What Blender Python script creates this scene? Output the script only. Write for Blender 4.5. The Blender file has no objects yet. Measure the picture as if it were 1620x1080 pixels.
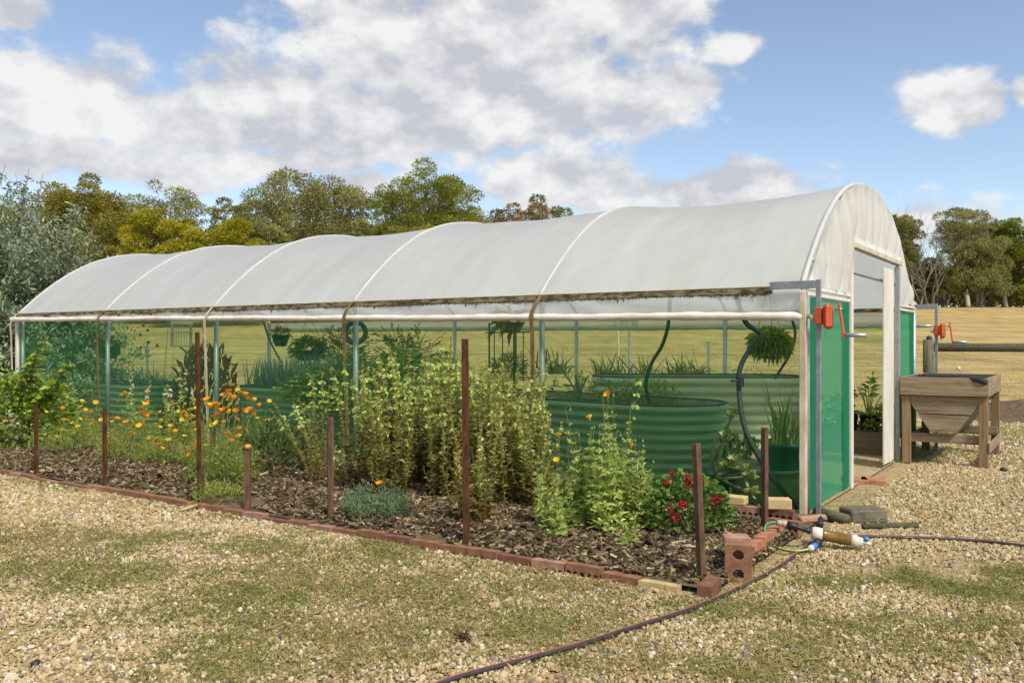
import bpy, bmesh, math, random
import numpy as np
from mathutils import Vector, Matrix, noise as mnoise

C = bpy.context.scene.collection
SC = bpy.context.scene
R = math.radians
random.seed(7)

# ------------------------------------------------------------------ camera, sky, sun, exposure
FPX, CAMH = 1356.0, 1.36
cam_d = bpy.data.cameras.new('camera'); cam = bpy.data.objects.new('camera', cam_d); C.objects.link(cam)
cam.location = (0, 0, CAMH); cam.rotation_euler = (R(90), 0, 0)
cam_d.sensor_width = 36.0; cam_d.lens = 36.0*FPX/1620.0; cam_d.clip_start = 0.05; cam_d.clip_end = 3000
SC.camera = cam
SUN_EL, SUN_AZ = 50.0, 150.0          # azimuth clockwise from +Y
SKY_STRENGTH = 0.060
world = bpy.data.worlds.new('World'); SC.world = world; world.use_nodes = True
sun_d = bpy.data.lights.new('sun', 'SUN'); sun_d.energy = 1.35; sun_d.angle = R(10.5); sun_d.color = (1.0, 0.93, 0.81)
sun = bpy.data.objects.new('sun', sun_d); C.objects.link(sun)
sun.rotation_euler = (R(90-SUN_EL), 0, R(180-SUN_AZ)); sun.location = (10, -10, 20)
SC.view_settings.view_transform = 'Standard'; SC.view_settings.look = 'None'
SC.view_settings.exposure = 1.8; SC.view_settings.gamma = 1.0
SC.view_settings.use_curve_mapping = False
SC.cycles.transparent_max_bounces = 24; SC.cycles.max_bounces = 10; SC.cycles.diffuse_bounces = 6
SC.cycles.use_denoising = True


def build_sky():
    nt = world.node_tree; N = nt.nodes; L = nt.links; N.clear()
    out = N.new('ShaderNodeOutputWorld'); bg = N.new('ShaderNodeBackground'); bg.inputs['Strength'].default_value = SKY_STRENGTH
    L.new(bg.outputs[0], out.inputs[0])
    sky = N.new('ShaderNodeTexSky'); sky.sky_type = 'NISHITA'; sky.sun_disc = False
    sky.sun_elevation = R(SUN_EL); sky.sun_rotation = R(SUN_AZ)
    sky.altitude = 300; sky.air_density = 1.0; sky.dust_density = 0.2; sky.ozone_density = 1.6
    tc = N.new('ShaderNodeTexCoord')
    sep = N.new('ShaderNodeSeparateXYZ'); L.new(tc.outputs['Generated'], sep.inputs[0])

    def m(op, a, b=None, c=None, clamp=False):
        n = N.new('ShaderNodeMath'); n.operation = op; n.use_clamp = clamp
        for i, v in enumerate((a, b, c)):
            if v is None: continue
            if isinstance(v, (int, float)): n.inputs[i].default_value = v
            else: L.new(v, n.inputs[i])
        return n.outputs[0]
    az = m('ARCTAN2', sep.outputs[0], sep.outputs[1]); el = m('ARCSINE', sep.outputs[2])
    comb = N.new('ShaderNodeCombineXYZ'); L.new(az, comb.inputs[0]); L.new(el, comb.inputs[1])
    # large cloud banks by direction (azimuth, elevation) in radians; the wide ones carry on outside the view
    blobs = []
    def px(cx, cy, rx, ry, gain=1.0):
        a = math.atan((cx-810)/FPX); e = math.atan((541-cy)/FPX*math.cos(a))
        blobs.append((a, e, rx/FPX*math.cos(a)**2, ry/FPX*math.cos(a), gain))
    for b in [(40, 135, 250, 85), (230, 190, 190, 60), (430, 150, 150, 80), (520, 205, 330, 60), (700, 190, 320, 70), (760, 70, 330, 130), (600, 60, 170, 90),
              (940, 150, 170, 70), (1000, 20, 120, 70), (1080, 135, 75, 40), (120, 255, 330, 40, .75), (420, 260, 200, 40, .8),
              (870, 285, 125, 55), (1110, 300, 190, 42), (1495, 150, 88, 55), (1625, 140, 35, 22), (566, 296, 40, 26), (10, 5, 90, 40), (1150, 80, 45, 30, .7), (1420, 350, 120, 40, .35)]:
        px(*b)
    blobs += [(-1.1, .22, .42, .12, 1), (1.15, .20, .40, .09, 1), (2.1, .25, .5, .12, 1), (-2.0, .2, .5, .12, 1), (3.0, .3, .45, .12, 1), (-2.9, .14, .35, .07, 1)]
    # warp the directions a little so that no bank has a plain outline
    wn = N.new('ShaderNodeTexNoise'); wn.inputs['Scale'].default_value = 9; wn.inputs['Detail'].default_value = 3
    L.new(comb.outputs[0], wn.inputs['Vector'])
    ws = N.new('ShaderNodeVectorMath'); ws.operation = 'MULTIPLY_ADD'
    L.new(wn.outputs['Color'], ws.inputs[0]); ws.inputs[1].default_value = (.10, .05, 0); L.new(comb.outputs[0], ws.inputs[2])
    field = None
    for a, e, ra, re, g in blobs:
        v = N.new('ShaderNodeVectorMath'); v.operation = 'SUBTRACT'; L.new(ws.outputs[0], v.inputs[0]); v.inputs[1].default_value = (a+.05, e+.025, 0)
        s = N.new('ShaderNodeVectorMath'); s.operation = 'MULTIPLY'; L.new(v.outputs[0], s.inputs[0]); s.inputs[1].default_value = (1/ra, 1/re, 0)
        ln = N.new('ShaderNodeVectorMath'); ln.operation = 'LENGTH'; L.new(s.outputs[0], ln.inputs[0])
        d = m('MULTIPLY_ADD', ln.outputs['Value'], -g, g)
        field = d if field is None else m('SMOOTH_MAX', field, d, .18)
    # loose cloud overhead
    hi = N.new('ShaderNodeTexNoise'); hi.inputs['Scale'].default_value = 2.2; hi.inputs['Detail'].default_value = 4; L.new(tc.outputs['Generated'], hi.inputs['Vector'])
    ov = m('MULTIPLY_ADD', hi.outputs['Fac'], 2.4, -1.1)
    ovw = m('MULTIPLY_ADD', el, 4.0, -2.0, True)
    ov2 = m('MULTIPLY_ADD', ov, ovw, m('MULTIPLY_ADD', ovw, 1.0, -1.0))
    field = m('MAXIMUM', field, ov2)
    sc = N.new('ShaderNodeVectorMath'); sc.operation = 'MULTIPLY'; L.new(comb.outputs[0], sc.inputs[0]); sc.inputs[1].default_value = (1, 1.5, 1)
    n1 = N.new('ShaderNodeTexNoise'); n1.inputs['Scale'].default_value = 13; n1.inputs['Detail'].default_value = 9; n1.inputs['Roughness'].default_value = .57; L.new(sc.outputs[0], n1.inputs['Vector'])
    nz = m('MULTIPLY_ADD', n1.outputs['Fac'], 1.9, -.95)
    dens = m('ADD', field, nz)
    mask = N.new('ShaderNodeMapRange'); mask.interpolation_type = 'SMOOTHSTEP'; L.new(dens, mask.inputs[0])
    mask.inputs[1].default_value = -.14; mask.inputs[2].default_value = .34; mask.inputs[4].default_value = .97
    # shading: thick hearts and undersides greyer, heads white
    off = N.new('ShaderNodeVectorMath'); off.operation = 'ADD'; L.new(sc.outputs[0], off.inputs[0]); off.inputs[1].default_value = (.012, .035, 0)
    n2 = N.new('ShaderNodeTexNoise'); n2.inputs['Scale'].default_value = 13; n2.inputs['Detail'].default_value = 5; n2.inputs['Roughness'].default_value = .55; L.new(off.outputs[0], n2.inputs['Vector'])
    n3 = N.new('ShaderNodeTexNoise'); n3.inputs['Scale'].default_value = 5; n3.inputs['Detail'].default_value = 3; L.new(sc.outputs[0], n3.inputs['Vector'])
    lit = m('SUBTRACT', n1.outputs['Fac'], n2.outputs['Fac'])
    lit = m('MULTIPLY_ADD', lit, 3.4, m('MULTIPLY_ADD', n3.outputs['Fac'], 2.1, -.58), True)
    cr = N.new('ShaderNodeMix'); cr.data_type = 'RGBA'; L.new(lit, cr.inputs['Factor'])
    k = .298/SKY_STRENGTH
    cr.inputs['A'].default_value = (.555*k, .57*k, .62*k, 1); cr.inputs['B'].default_value = (.88*k, .875*k, .865*k, 1)
    # blue: the sky model, its pale horizon held back a little
    hv = N.new('ShaderNodeHueSaturation'); L.new(sky.outputs[0], hv.inputs['Color']); hv.inputs['Saturation'].default_value = .88; hv.inputs['Value'].default_value = .78
    mx = N.new('ShaderNodeMix'); mx.data_type = 'RGBA'; L.new(mask.outputs[0], mx.inputs['Factor']); L.new(hv.outputs[0], mx.inputs['A']); L.new(cr.outputs['Result'], mx.inputs['B'])
    L.new(mx.outputs['Result'], bg.inputs['Color'])


build_sky()

# ------------------------------------------------------------------ places
TH = math.atan2(2008.0, 1356.0)
DV = np.array([-math.sin(TH), math.cos(TH)]); NV = np.array([math.cos(TH), math.sin(TH)])
C0 = np.array([2.2733, 6.7305])       # near corner of the tunnel


def T(s, w, z=0.0):
    q = C0 + s*DV + w*NV
    return np.array([q[0], q[1], z])


def TV(A):
    A = np.asarray(A, float)
    q = C0 + A[:, :1]*DV + A[:, 1:2]*NV
    return np.column_stack([q, A[:, 2]])


def SW(x, y):
    dx, dy = x-C0[0], y-C0[1]
    return dx*DV[0]+dy*DV[1], dx*NV[0]+dy*NV[1]


def G(px, py, z=0.0):
    Y = (CAMH-z)*FPX/(py-541.0)
    return np.array([(px-810)/FPX*Y, Y, z])


def P(px, py, Y):
    return np.array([(px-810)/FPX*Y, Y, CAMH+(541-py)/FPX*Y])


def gz(x, y):
    y = np.asarray(y, float)
    t = np.clip((y-19)/72.0, 0, 1)
    z = 5.0*t**1.35
    z = np.where(y > 91, 5.0+(y-91)*.040, z)
    return z


# ------------------------------------------------------------------ mesh helpers
def build(name, V, F, mat, parent=None, tint=None, smooth=False, kind=None):
    """One mesh object from world-space vertices; F is a list of faces or of index arrays."""
    V = np.asarray(V, np.float32).reshape(-1, 3)
    if parent is not None:
        V = V - np.array(parent.location, np.float32)
    me = bpy.data.meshes.new(name)
    arrs = F if (len(F) and isinstance(F[0], np.ndarray) and F[0].ndim == 2) else None
    if arrs is None:
        lens = np.array([len(f) for f in F], np.int32); flat = np.fromiter((i for f in F for i in f), np.int32)
    else:
        arrs = [a for a in arrs if len(a)]
        lens = np.concatenate([np.full(len(a), a.shape[1], np.int32) for a in arrs]); flat = np.concatenate([a.ravel() for a in arrs]).astype(np.int32)
    me.vertices.add(len(V)); me.vertices.foreach_set('co', V.ravel())
    me.loops.add(len(flat)); me.loops.foreach_set('vertex_index', flat)
    me.polygons.add(len(lens)); st = np.zeros(len(lens), np.int32); st[1:] = np.cumsum(lens)[:-1]
    me.polygons.foreach_set('loop_start', st)
    if tint is not None:
        at = me.attributes.new('tint', 'FLOAT', 'POINT'); at.data.foreach_set('value', np.asarray(tint, np.float32))
    me.polygons.foreach_set('use_smooth', np.full(len(lens), bool(smooth)))
    me.update(calc_edges=True); me.validate()
    for mm in (mat if isinstance(mat, (list, tuple)) else [mat]):
        me.materials.append(mm)
    o = bpy.data.objects.new(name, me); C.objects.link(o)
    if parent is not None: o.parent = parent
    if kind: o['kind'] = kind
    return o


class MB:
    def __init__(s): s.V = []; s.F = []; s.n = 0
    def add(s, VF):
        V, F = VF
        s.V.append(np.asarray(V, float)); s.F += [[i+s.n for i in f] for f in F]; s.n += len(V); return s
    def build(s, name, mat, parent=None, smooth=False, kind=None):
        return build(name, np.concatenate(s.V), s.F, mat, parent, None, smooth, kind)


def tag(o, label, cat, group=None, kind=None):
    o['label'] = label; o['category'] = cat
    if group: o['group'] = group
    if kind: o['kind'] = kind
    return o


def thing(name, loc, label, cat, group=None):
    o = bpy.data.objects.new(name, None); C.objects.link(o); o.location = [float(v) for v in loc]; o.empty_display_size = .1
    return tag(o, label, cat, group)


def tube(path, r, seg=8, cap=True):
    path = np.asarray(path, float); k = len(path); r = np.broadcast_to(np.asarray(r, float), (k,))
    tg = np.gradient(path, axis=0); tg /= np.linalg.norm(tg, axis=1)[:, None]+1e-12
    u = np.cross(tg[0], (0, 0, 1.0)); 
    if np.linalg.norm(u) < .05: u = np.cross(tg[0], (1.0, 0, 0))
    u /= np.linalg.norm(u); V = []
    ang = np.arange(seg)*2*math.pi/seg
    for i in range(k):
        u = u - tg[i]*np.dot(u, tg[i]); u /= np.linalg.norm(u); v = np.cross(tg[i], u)
        V.append(path[i]+r[i]*(np.cos(ang)[:, None]*u+np.sin(ang)[:, None]*v))
    F = [[i*seg+j, i*seg+(j+1) % seg, (i+1)*seg+(j+1) % seg, (i+1)*seg+j] for i in range(k-1) for j in range(seg)]
    if cap: F += [list(range(seg))[::-1], [(k-1)*seg+j for j in range(seg)]]
    return np.concatenate(V), F


def curve(pts, n=24):
    """Catmull-Rom through the points."""
    p = np.asarray(pts, float); p = np.vstack([2*p[0]-p[1], p, 2*p[-1]-p[-2]]); out = []
    for i in range(1, len(p)-2):
        for t in np.linspace(0, 1, n, endpoint=False):
            out.append(.5*((2*p[i])+(-p[i-1]+p[i+1])*t+(2*p[i-1]-5*p[i]+4*p[i+1]-p[i+2])*t*t+(-p[i-1]+3*p[i]-3*p[i+1]+p[i+2])*t**3))
    out.append(p[-2]); return np.array(out)


def lathe(prof, seg=24, c=(0, 0, 0)):
    a = np.arange(seg)*2*math.pi/seg; V = []; F = []
    for r, z in prof: V.append(np.column_stack([r*np.cos(a), r*np.sin(a), np.full(seg, z)]))
    for i in range(len(prof)-1):
        F += [[i*seg+j, i*seg+(j+1) % seg, (i+1)*seg+(j+1) % seg, (i+1)*seg+j] for j in range(seg)]
    return np.concatenate(V)+np.array(c), F


def cbox(size, ch=.004, M=None, c=(0, 0, 0), fn=None):
    """Box with chamfered edges, optionally transformed by a 3x3 matrix M and moved to c."""
    bm = bmesh.new(); bmesh.ops.create_cube(bm, size=1.0)
    for v in bm.verts: v.co = Vector((v.co.x*size[0], v.co.y*size[1], v.co.z*size[2]))
    if ch > 0: bmesh.ops.bevel(bm, geom=list(bm.edges), offset=ch, segments=1, profile=.5, affect='EDGES')
    bm.verts.ensure_lookup_table()
    V = np.array([v.co[:] for v in bm.verts]); F = [[v.index for v in f.verts] for f in bm.faces]; bm.free()
    if fn is not None: V = fn(V)
    if M is not None: V = V @ np.asarray(M).T
    return V+np.array(c), F


def rotz(a):
    c, s = math.cos(a), math.sin(a); return np.array([[c, -s, 0], [s, c, 0], [0, 0, 1]])


def euler(x, y, z): return np.array(Matrix.Rotation(z, 3, 'Z') @ Matrix.Rotation(y, 3, 'Y') @ Matrix.Rotation(x, 3, 'X'))


MT = np.column_stack([np.append(DV, 0), np.append(NV, 0), [0, 0, 1]])   # tunnel axes (s, w, z) to the world


def bar(a, b, w, h, up=(0, 0, 1), ch=.003):
    """Chamfered bar of cross section w x h from a to b."""
    a = np.asarray(a, float); b = np.asarray(b, float); d = b-a; L = np.linalg.norm(d); d /= L
    s = np.cross(up, d); s /= np.linalg.norm(s); u = np.cross(d, s)
    return cbox((L, w, h), ch, np.column_stack([d, s, u]), (a+b)/2)


# leaves --------------------------------------------------------------------------------------
def unit(a): return a/(np.linalg.norm(a, axis=-1, keepdims=True)+1e-9)


def rdir(rng, n, up=0.0, flat=1.0):
    d = rng.normal(size=(n, 3)); d[:, 2] = d[:, 2]*flat+up; return unit(d)


def leafset(rng, B, D, L, W, droop=.15, fold=.2, tint=None):
    """Diamond leaves, folded along the midrib: 4 vertices and 2 triangles each."""
    n = len(B); D = unit(D); L = np.broadcast_to(L, (n,))[:, None]; W = np.broadcast_to(W, (n,))[:, None]
    S = unit(np.cross(D, rng.normal(size=(n, 3))*.7+np.array([0, 0, 1.0]))); U = np.cross(S, D)
    m = B+D*L*.48; tip = B+D*L-np.array([0, 0, 1.0])*L*droop
    V = np.stack([B, m+S*W/2+U*W*fold, tip, m-S*W/2+U*W*fold], 1).reshape(-1, 3)
    i = np.arange(n)[:, None]*4
    F = np.concatenate([i+np.array([[0, 1, 2]]), i+np.array([[0, 2, 3]])])
    t = rng.random(n) if tint is None else tint
    return V, F, np.repeat(t, 4)


def bladeset(rng, B, D, L, W, bend=.5, seg=3, tint=None):
    """Strap leaves: strips that taper and bow over."""
    n = len(B); D = unit(D); L = np.broadcast_to(L, (n,))[:, None]; W = np.broadcast_to(W, (n,))[:, None]
    bend = np.broadcast_to(bend, (n,))[:, None]
    S = unit(np.cross(D, rng.normal(size=(n, 3))*.35+np.array([0, 0, 1.0])+1e-3)); H = D*np.array([1, 1, 0]); 
    rows = []
    for k in range(seg):
        t = k/seg; p = B+D*L*t+(H*.5-np.array([0, 0, 1.0]))*L*bend*t*t; ww = W*(1-t**1.6*.75)/2
        rows += [p-S*ww, p+S*ww]
    rows.append(B+D*L+(H*.5-np.array([0, 0, 1.0]))*L*bend)
    m = 2*seg+1; V = np.stack(rows, 1).reshape(-1, 3); i = np.arange(n)[:, None]*m
    Q = np.concatenate([i+np.array([[2*k, 2*k+1, 2*k+3, 2*k+2]]) for k in range(seg-1)]) if seg > 1 else np.zeros((0, 4), int)
    Tr = i+np.array([[2*seg-2, 2*seg-1, 2*seg]])
    t = rng.random(n) if tint is None else tint
    return V, [Q, Tr], np.repeat(t, m)


def join(sets):
    """Join (V, F, tint) sets into one."""
    V, FQ, FT, t, n = [], [], [], [], 0
    for v, f, tt in sets:
        for a in (f if isinstance(f, list) else [f]):
            (FQ if a.shape[1] == 4 else FT).append(a+n)
        V.append(v); t.append(tt); n += len(v)
    F = []
    if FQ: F.append(np.concatenate(FQ))
    if FT: F.append(np.concatenate(FT))
    return np.concatenate(V), F, np.concatenate(t)


# ------------------------------------------------------------------ materials
def nodes(name):
    m = bpy.data.materials.new(name); m.use_nodes = True; nt = m.node_tree
    return m, nt, nt.nodes, nt.links, nt.nodes['Principled BSDF'], nt.nodes['Material Output']


def mat(name, col, rough=.6, col2=None, nscale=6, stretch=(1, 1, 1), bump=0, bscale=40, metal=0, spec=.5, mix=(.35, .65), detail=6):
    m, nt, N, L, b, o = nodes(name)
    b.inputs['Roughness'].default_value = rough; b.inputs['Metallic'].default_value = metal; b.inputs['Specular IOR Level'].default_value = spec
    tc = N.new('ShaderNodeTexCoord'); mp = N.new('ShaderNodeMapping'); L.new(tc.outputs['Object'], mp.inputs[0]); mp.inputs['Scale'].default_value = stretch
    if col2 is None: col2 = tuple(c*.78 for c in col)
    n = N.new('ShaderNodeTexNoise'); n.inputs['Scale'].default_value = nscale; n.inputs['Detail'].default_value = detail; n.inputs['Roughness'].default_value = .65; L.new(mp.outputs[0], n.inputs['Vector'])
    r = N.new('ShaderNodeValToRGB'); L.new(n.outputs['Fac'], r.inputs[0])
    r.color_ramp.elements[0].position = mix[0]; r.color_ramp.elements[1].position = mix[1]
    r.color_ramp.elements[0].color = (*col2, 1); r.color_ramp.elements[1].color = (*col, 1)
    L.new(r.outputs[0], b.inputs['Base Color'])
    if bump:
        n2 = N.new('ShaderNodeTexNoise'); n2.inputs['Scale'].default_value = bscale; n2.inputs['Detail'].default_value = 4; L.new(mp.outputs[0], n2.inputs['Vector'])
        bp = N.new('ShaderNodeBump'); bp.inputs['Strength'].default_value = bump; bp.inputs['Distance'].default_value = .01; L.new(n2.outputs['Fac'], bp.inputs['Height']); L.new(bp.outputs[0], b.inputs['Normal'])
    return m


def tintmat(name, stops, transl=.3, rough=.55, spec=.25):
    """Colour from the per-leaf (per-stone, per-chip) tint; leaves let some light through."""
    m, nt, N, L, b, o = nodes(name)
    a = N.new('ShaderNodeAttribute'); a.attribute_name = 'tint'
    r = N.new('ShaderNodeValToRGB'); L.new(a.outputs['Fac'], r.inputs[0]); cr = r.color_ramp
    while len(cr.elements) < len(stops): cr.elements.new(.5)
    for e, (p, c) in zip(cr.elements, stops): e.position = p; e.color = (*c, 1)
    L.new(r.outputs[0], b.inputs['Base Color']); b.inputs['Roughness'].default_value = rough; b.inputs['Specular IOR Level'].default_value = spec
    if transl:
        t = N.new('ShaderNodeBsdfTranslucent'); L.new(r.outputs[0], t.inputs[0]); mx = N.new('ShaderNodeMixShader'); mx.inputs[0].default_value = transl
        L.new(b.outputs[0], mx.inputs[1]); L.new(t.outputs[0], mx.inputs[2]); L.new(mx.outputs[0], o.inputs[0])
    return m


def film(name, col, transl, clear, rough=.35, wr=(6, 6, 1), bump=.25, stain=None):
    """Greenhouse plastic: part reflects, part glows through, part is clear."""
    m, nt, N, L, b, o = nodes(name)
    b.inputs['Roughness'].default_value = rough; b.inputs['Specular IOR Level'].default_value = .4
    tc = N.new('ShaderNodeTexCoord'); mp = N.new('ShaderNodeMapping'); mp.inputs['Rotation'].default_value = (0, 0, -TH); 
    L.new(tc.outputs['Object'], mp.inputs[0]); mp2 = N.new('ShaderNodeMapping'); mp2.inputs['Scale'].default_value = wr; L.new(mp.outputs[0], mp2.inputs[0])
    n = N.new('ShaderNodeTexNoise'); n.inputs['Scale'].default_value = 1; n.inputs['Detail'].default_value = 5; L.new(mp2.outputs[0], n.inputs['Vector'])
    bp = N.new('ShaderNodeBump'); bp.inputs['Strength'].default_value = bump; bp.inputs['Distance'].default_value = .02; L.new(n.outputs['Fac'], bp.inputs['Height']); L.new(bp.outputs[0], b.inputs['Normal'])
    n2 = N.new('ShaderNodeTexNoise'); n2.inputs['Scale'].default_value = 1.1; n2.inputs['Detail'].default_value = 7; n2.inputs['Roughness'].default_value = .62; mp3 = N.new('ShaderNodeMapping'); mp3.inputs['Scale'].default_value = (.55, 2.6, .55); L.new(mp.outputs[0], mp3.inputs[0]); L.new(mp3.outputs[0], n2.inputs['Vector'])
    r = N.new('ShaderNodeValToRGB'); L.new(n2.outputs['Fac'], r.inputs[0]); r.color_ramp.elements[0].position = .3; r.color_ramp.elements[1].position = .7
    r.color_ramp.elements[0].color = (*(stain or tuple(c*.9 for c in col)), 1); r.color_ramp.elements[1].color = (*col, 1)
    L.new(r.outputs[0], b.inputs['Base Color'])
    t = N.new('ShaderNodeBsdfTranslucent'); L.new(r.outputs[0], t.inputs[0]); L.new(bp.outputs[0], t.inputs['Normal'])
    mx = N.new('ShaderNodeMixShader'); mx.inputs[0].default_value = transl; L.new(b.outputs[0], mx.inputs[1]); L.new(t.outputs[0], mx.inputs[2])
    last = mx
    if clear:
        tr = N.new('ShaderNodeBsdfTransparent'); m2 = N.new('ShaderNodeMixShader'); m2.inputs[0].default_value = clear
        L.new(mx.outputs[0], m2.inputs[1]); L.new(tr.outputs[0], m2.inputs[2]); last = m2
    L.new(last.outputs[0], o.inputs[0]); return m


def netmat(name, col, cover, through=(.86, .93, .82)):
    """Woven shade net: threads cover a fixed share of the cloth, so it closes up as it is seen more edge-on."""
    m, nt, N, L, b, o = nodes(name); N.remove(b)
    g = N.new('ShaderNodeNewGeometry'); d = N.new('ShaderNodeVectorMath'); d.operation = 'DOT_PRODUCT'; L.new(g.outputs['True Normal'], d.inputs[0]); L.new(g.outputs['Incoming'], d.inputs[1])
    def m_(op, a, bb):
        n = N.new('ShaderNodeMath'); n.operation = op
        for i, v in enumerate((a, bb)):
            if v is None: continue
            if isinstance(v, (int, float)): n.inputs[i].default_value = v
            else: L.new(v, n.inputs[i])
        return n.outputs[0]
    c = m_('MAXIMUM', m_('ABSOLUTE', d.outputs['Value'], None), .1)
    tc = N.new('ShaderNodeTexCoord'); n = N.new('ShaderNodeTexNoise'); n.inputs['Scale'].default_value = 2.2; n.inputs['Detail'].default_value = 6; L.new(tc.outputs['Object'], n.inputs['Vector'])
    w = N.new('ShaderNodeTexWave'); w.inputs['Scale'].default_value = 26; w.bands_direction = 'Z'; w.inputs['Distortion'].default_value = 3; w.inputs['Detail'].default_value = 2; L.new(tc.outputs['Object'], w.inputs['Vector'])
    base = m_('ADD', m_('MULTIPLY', n.outputs['Fac'], .09), m_('MULTIPLY', w.outputs['Fac'], .03))
    openn = m_('SUBTRACT', 1-cover+.06, base)
    a = m_('POWER', openn, m_('DIVIDE', 1.0, c))
    df = N.new('ShaderNodeBsdfDiffuse'); df.inputs[0].default_value = (*col, 1); tl = N.new('ShaderNodeBsdfTranslucent'); tl.inputs[0].default_value = (*col, 1)
    mx = N.new('ShaderNodeMixShader'); mx.inputs[0].default_value = .4; L.new(df.outputs[0], mx.inputs[1]); L.new(tl.outputs[0], mx.inputs[2])
    tr = N.new('ShaderNodeBsdfTransparent'); tr.inputs[0].default_value = (*through, 1); m2 = N.new('ShaderNodeMixShader'); L.new(a, m2.inputs[0]); L.new(mx.outputs[0], m2.inputs[1]); L.new(tr.outputs[0], m2.inputs[2])
    L.new(m2.outputs[0], o.inputs[0]); return m


def woodmat(name, c1, c2, axis=(14, 14, 1.2)):
    m, nt, N, L, b, o = nodes(name); b.inputs['Roughness'].default_value = .85; b.inputs['Specular IOR Level'].default_value = .2
    tc = N.new('ShaderNodeTexCoord'); a = N.new('ShaderNodeMapping'); a.inputs['Rotation'].default_value = (0, 0, -TH); L.new(tc.outputs['Object'], a.inputs[0])
    mp = N.new('ShaderNodeMapping'); mp.inputs['Scale'].default_value = axis; L.new(a.outputs[0], mp.inputs[0])
    oi = N.new('ShaderNodeObjectInfo'); ad = N.new('ShaderNodeVectorMath'); ad.operation = 'ADD'; L.new(mp.outputs[0], ad.inputs[0])
    ml = N.new('ShaderNodeMath'); ml.operation = 'MULTIPLY'; ml.inputs[1].default_value = 50; L.new(oi.outputs['Random'], ml.inputs[0]); L.new(ml.outputs[0], ad.inputs[1])
    n = N.new('ShaderNodeTexNoise'); n.inputs['Scale'].default_value = 3; n.inputs['Detail'].default_value = 8; n.inputs['Roughness'].default_value = .7; n.inputs['Distortion'].default_value = .6; L.new(ad.outputs[0], n.inputs['Vector'])
    r = N.new('ShaderNodeValToRGB'); L.new(n.outputs['Fac'], r.inputs[0]); e = r.color_ramp.elements; e[0].position = .3; e[1].position = .68; e[0].color = (*c2, 1); e[1].color = (*c1, 1)
    e2 = r.color_ramp.elements.new(.48); e2.color = tuple((x+y)/2*1.05 for x, y in zip(c1, c2))+(1,)
    hs = N.new('ShaderNodeHueSaturation'); mr = N.new('ShaderNodeMapRange'); L.new(oi.outputs['Random'], mr.inputs[0]); mr.inputs[3].default_value = .72; mr.inputs[4].default_value = 1.22; L.new(mr.outputs[0], hs.inputs['Value']); L.new(r.outputs[0], hs.inputs['Color'])
    L.new(hs.outputs[0], b.inputs['Base Color'])
    bp = N.new('ShaderNodeBump'); bp.inputs['Strength'].default_value = .5; bp.inputs['Distance'].default_value = .006; L.new(n.outputs['Fac'], bp.inputs['Height']); L.new(bp.outputs[0], b.inputs['Normal'])
    return m


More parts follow.
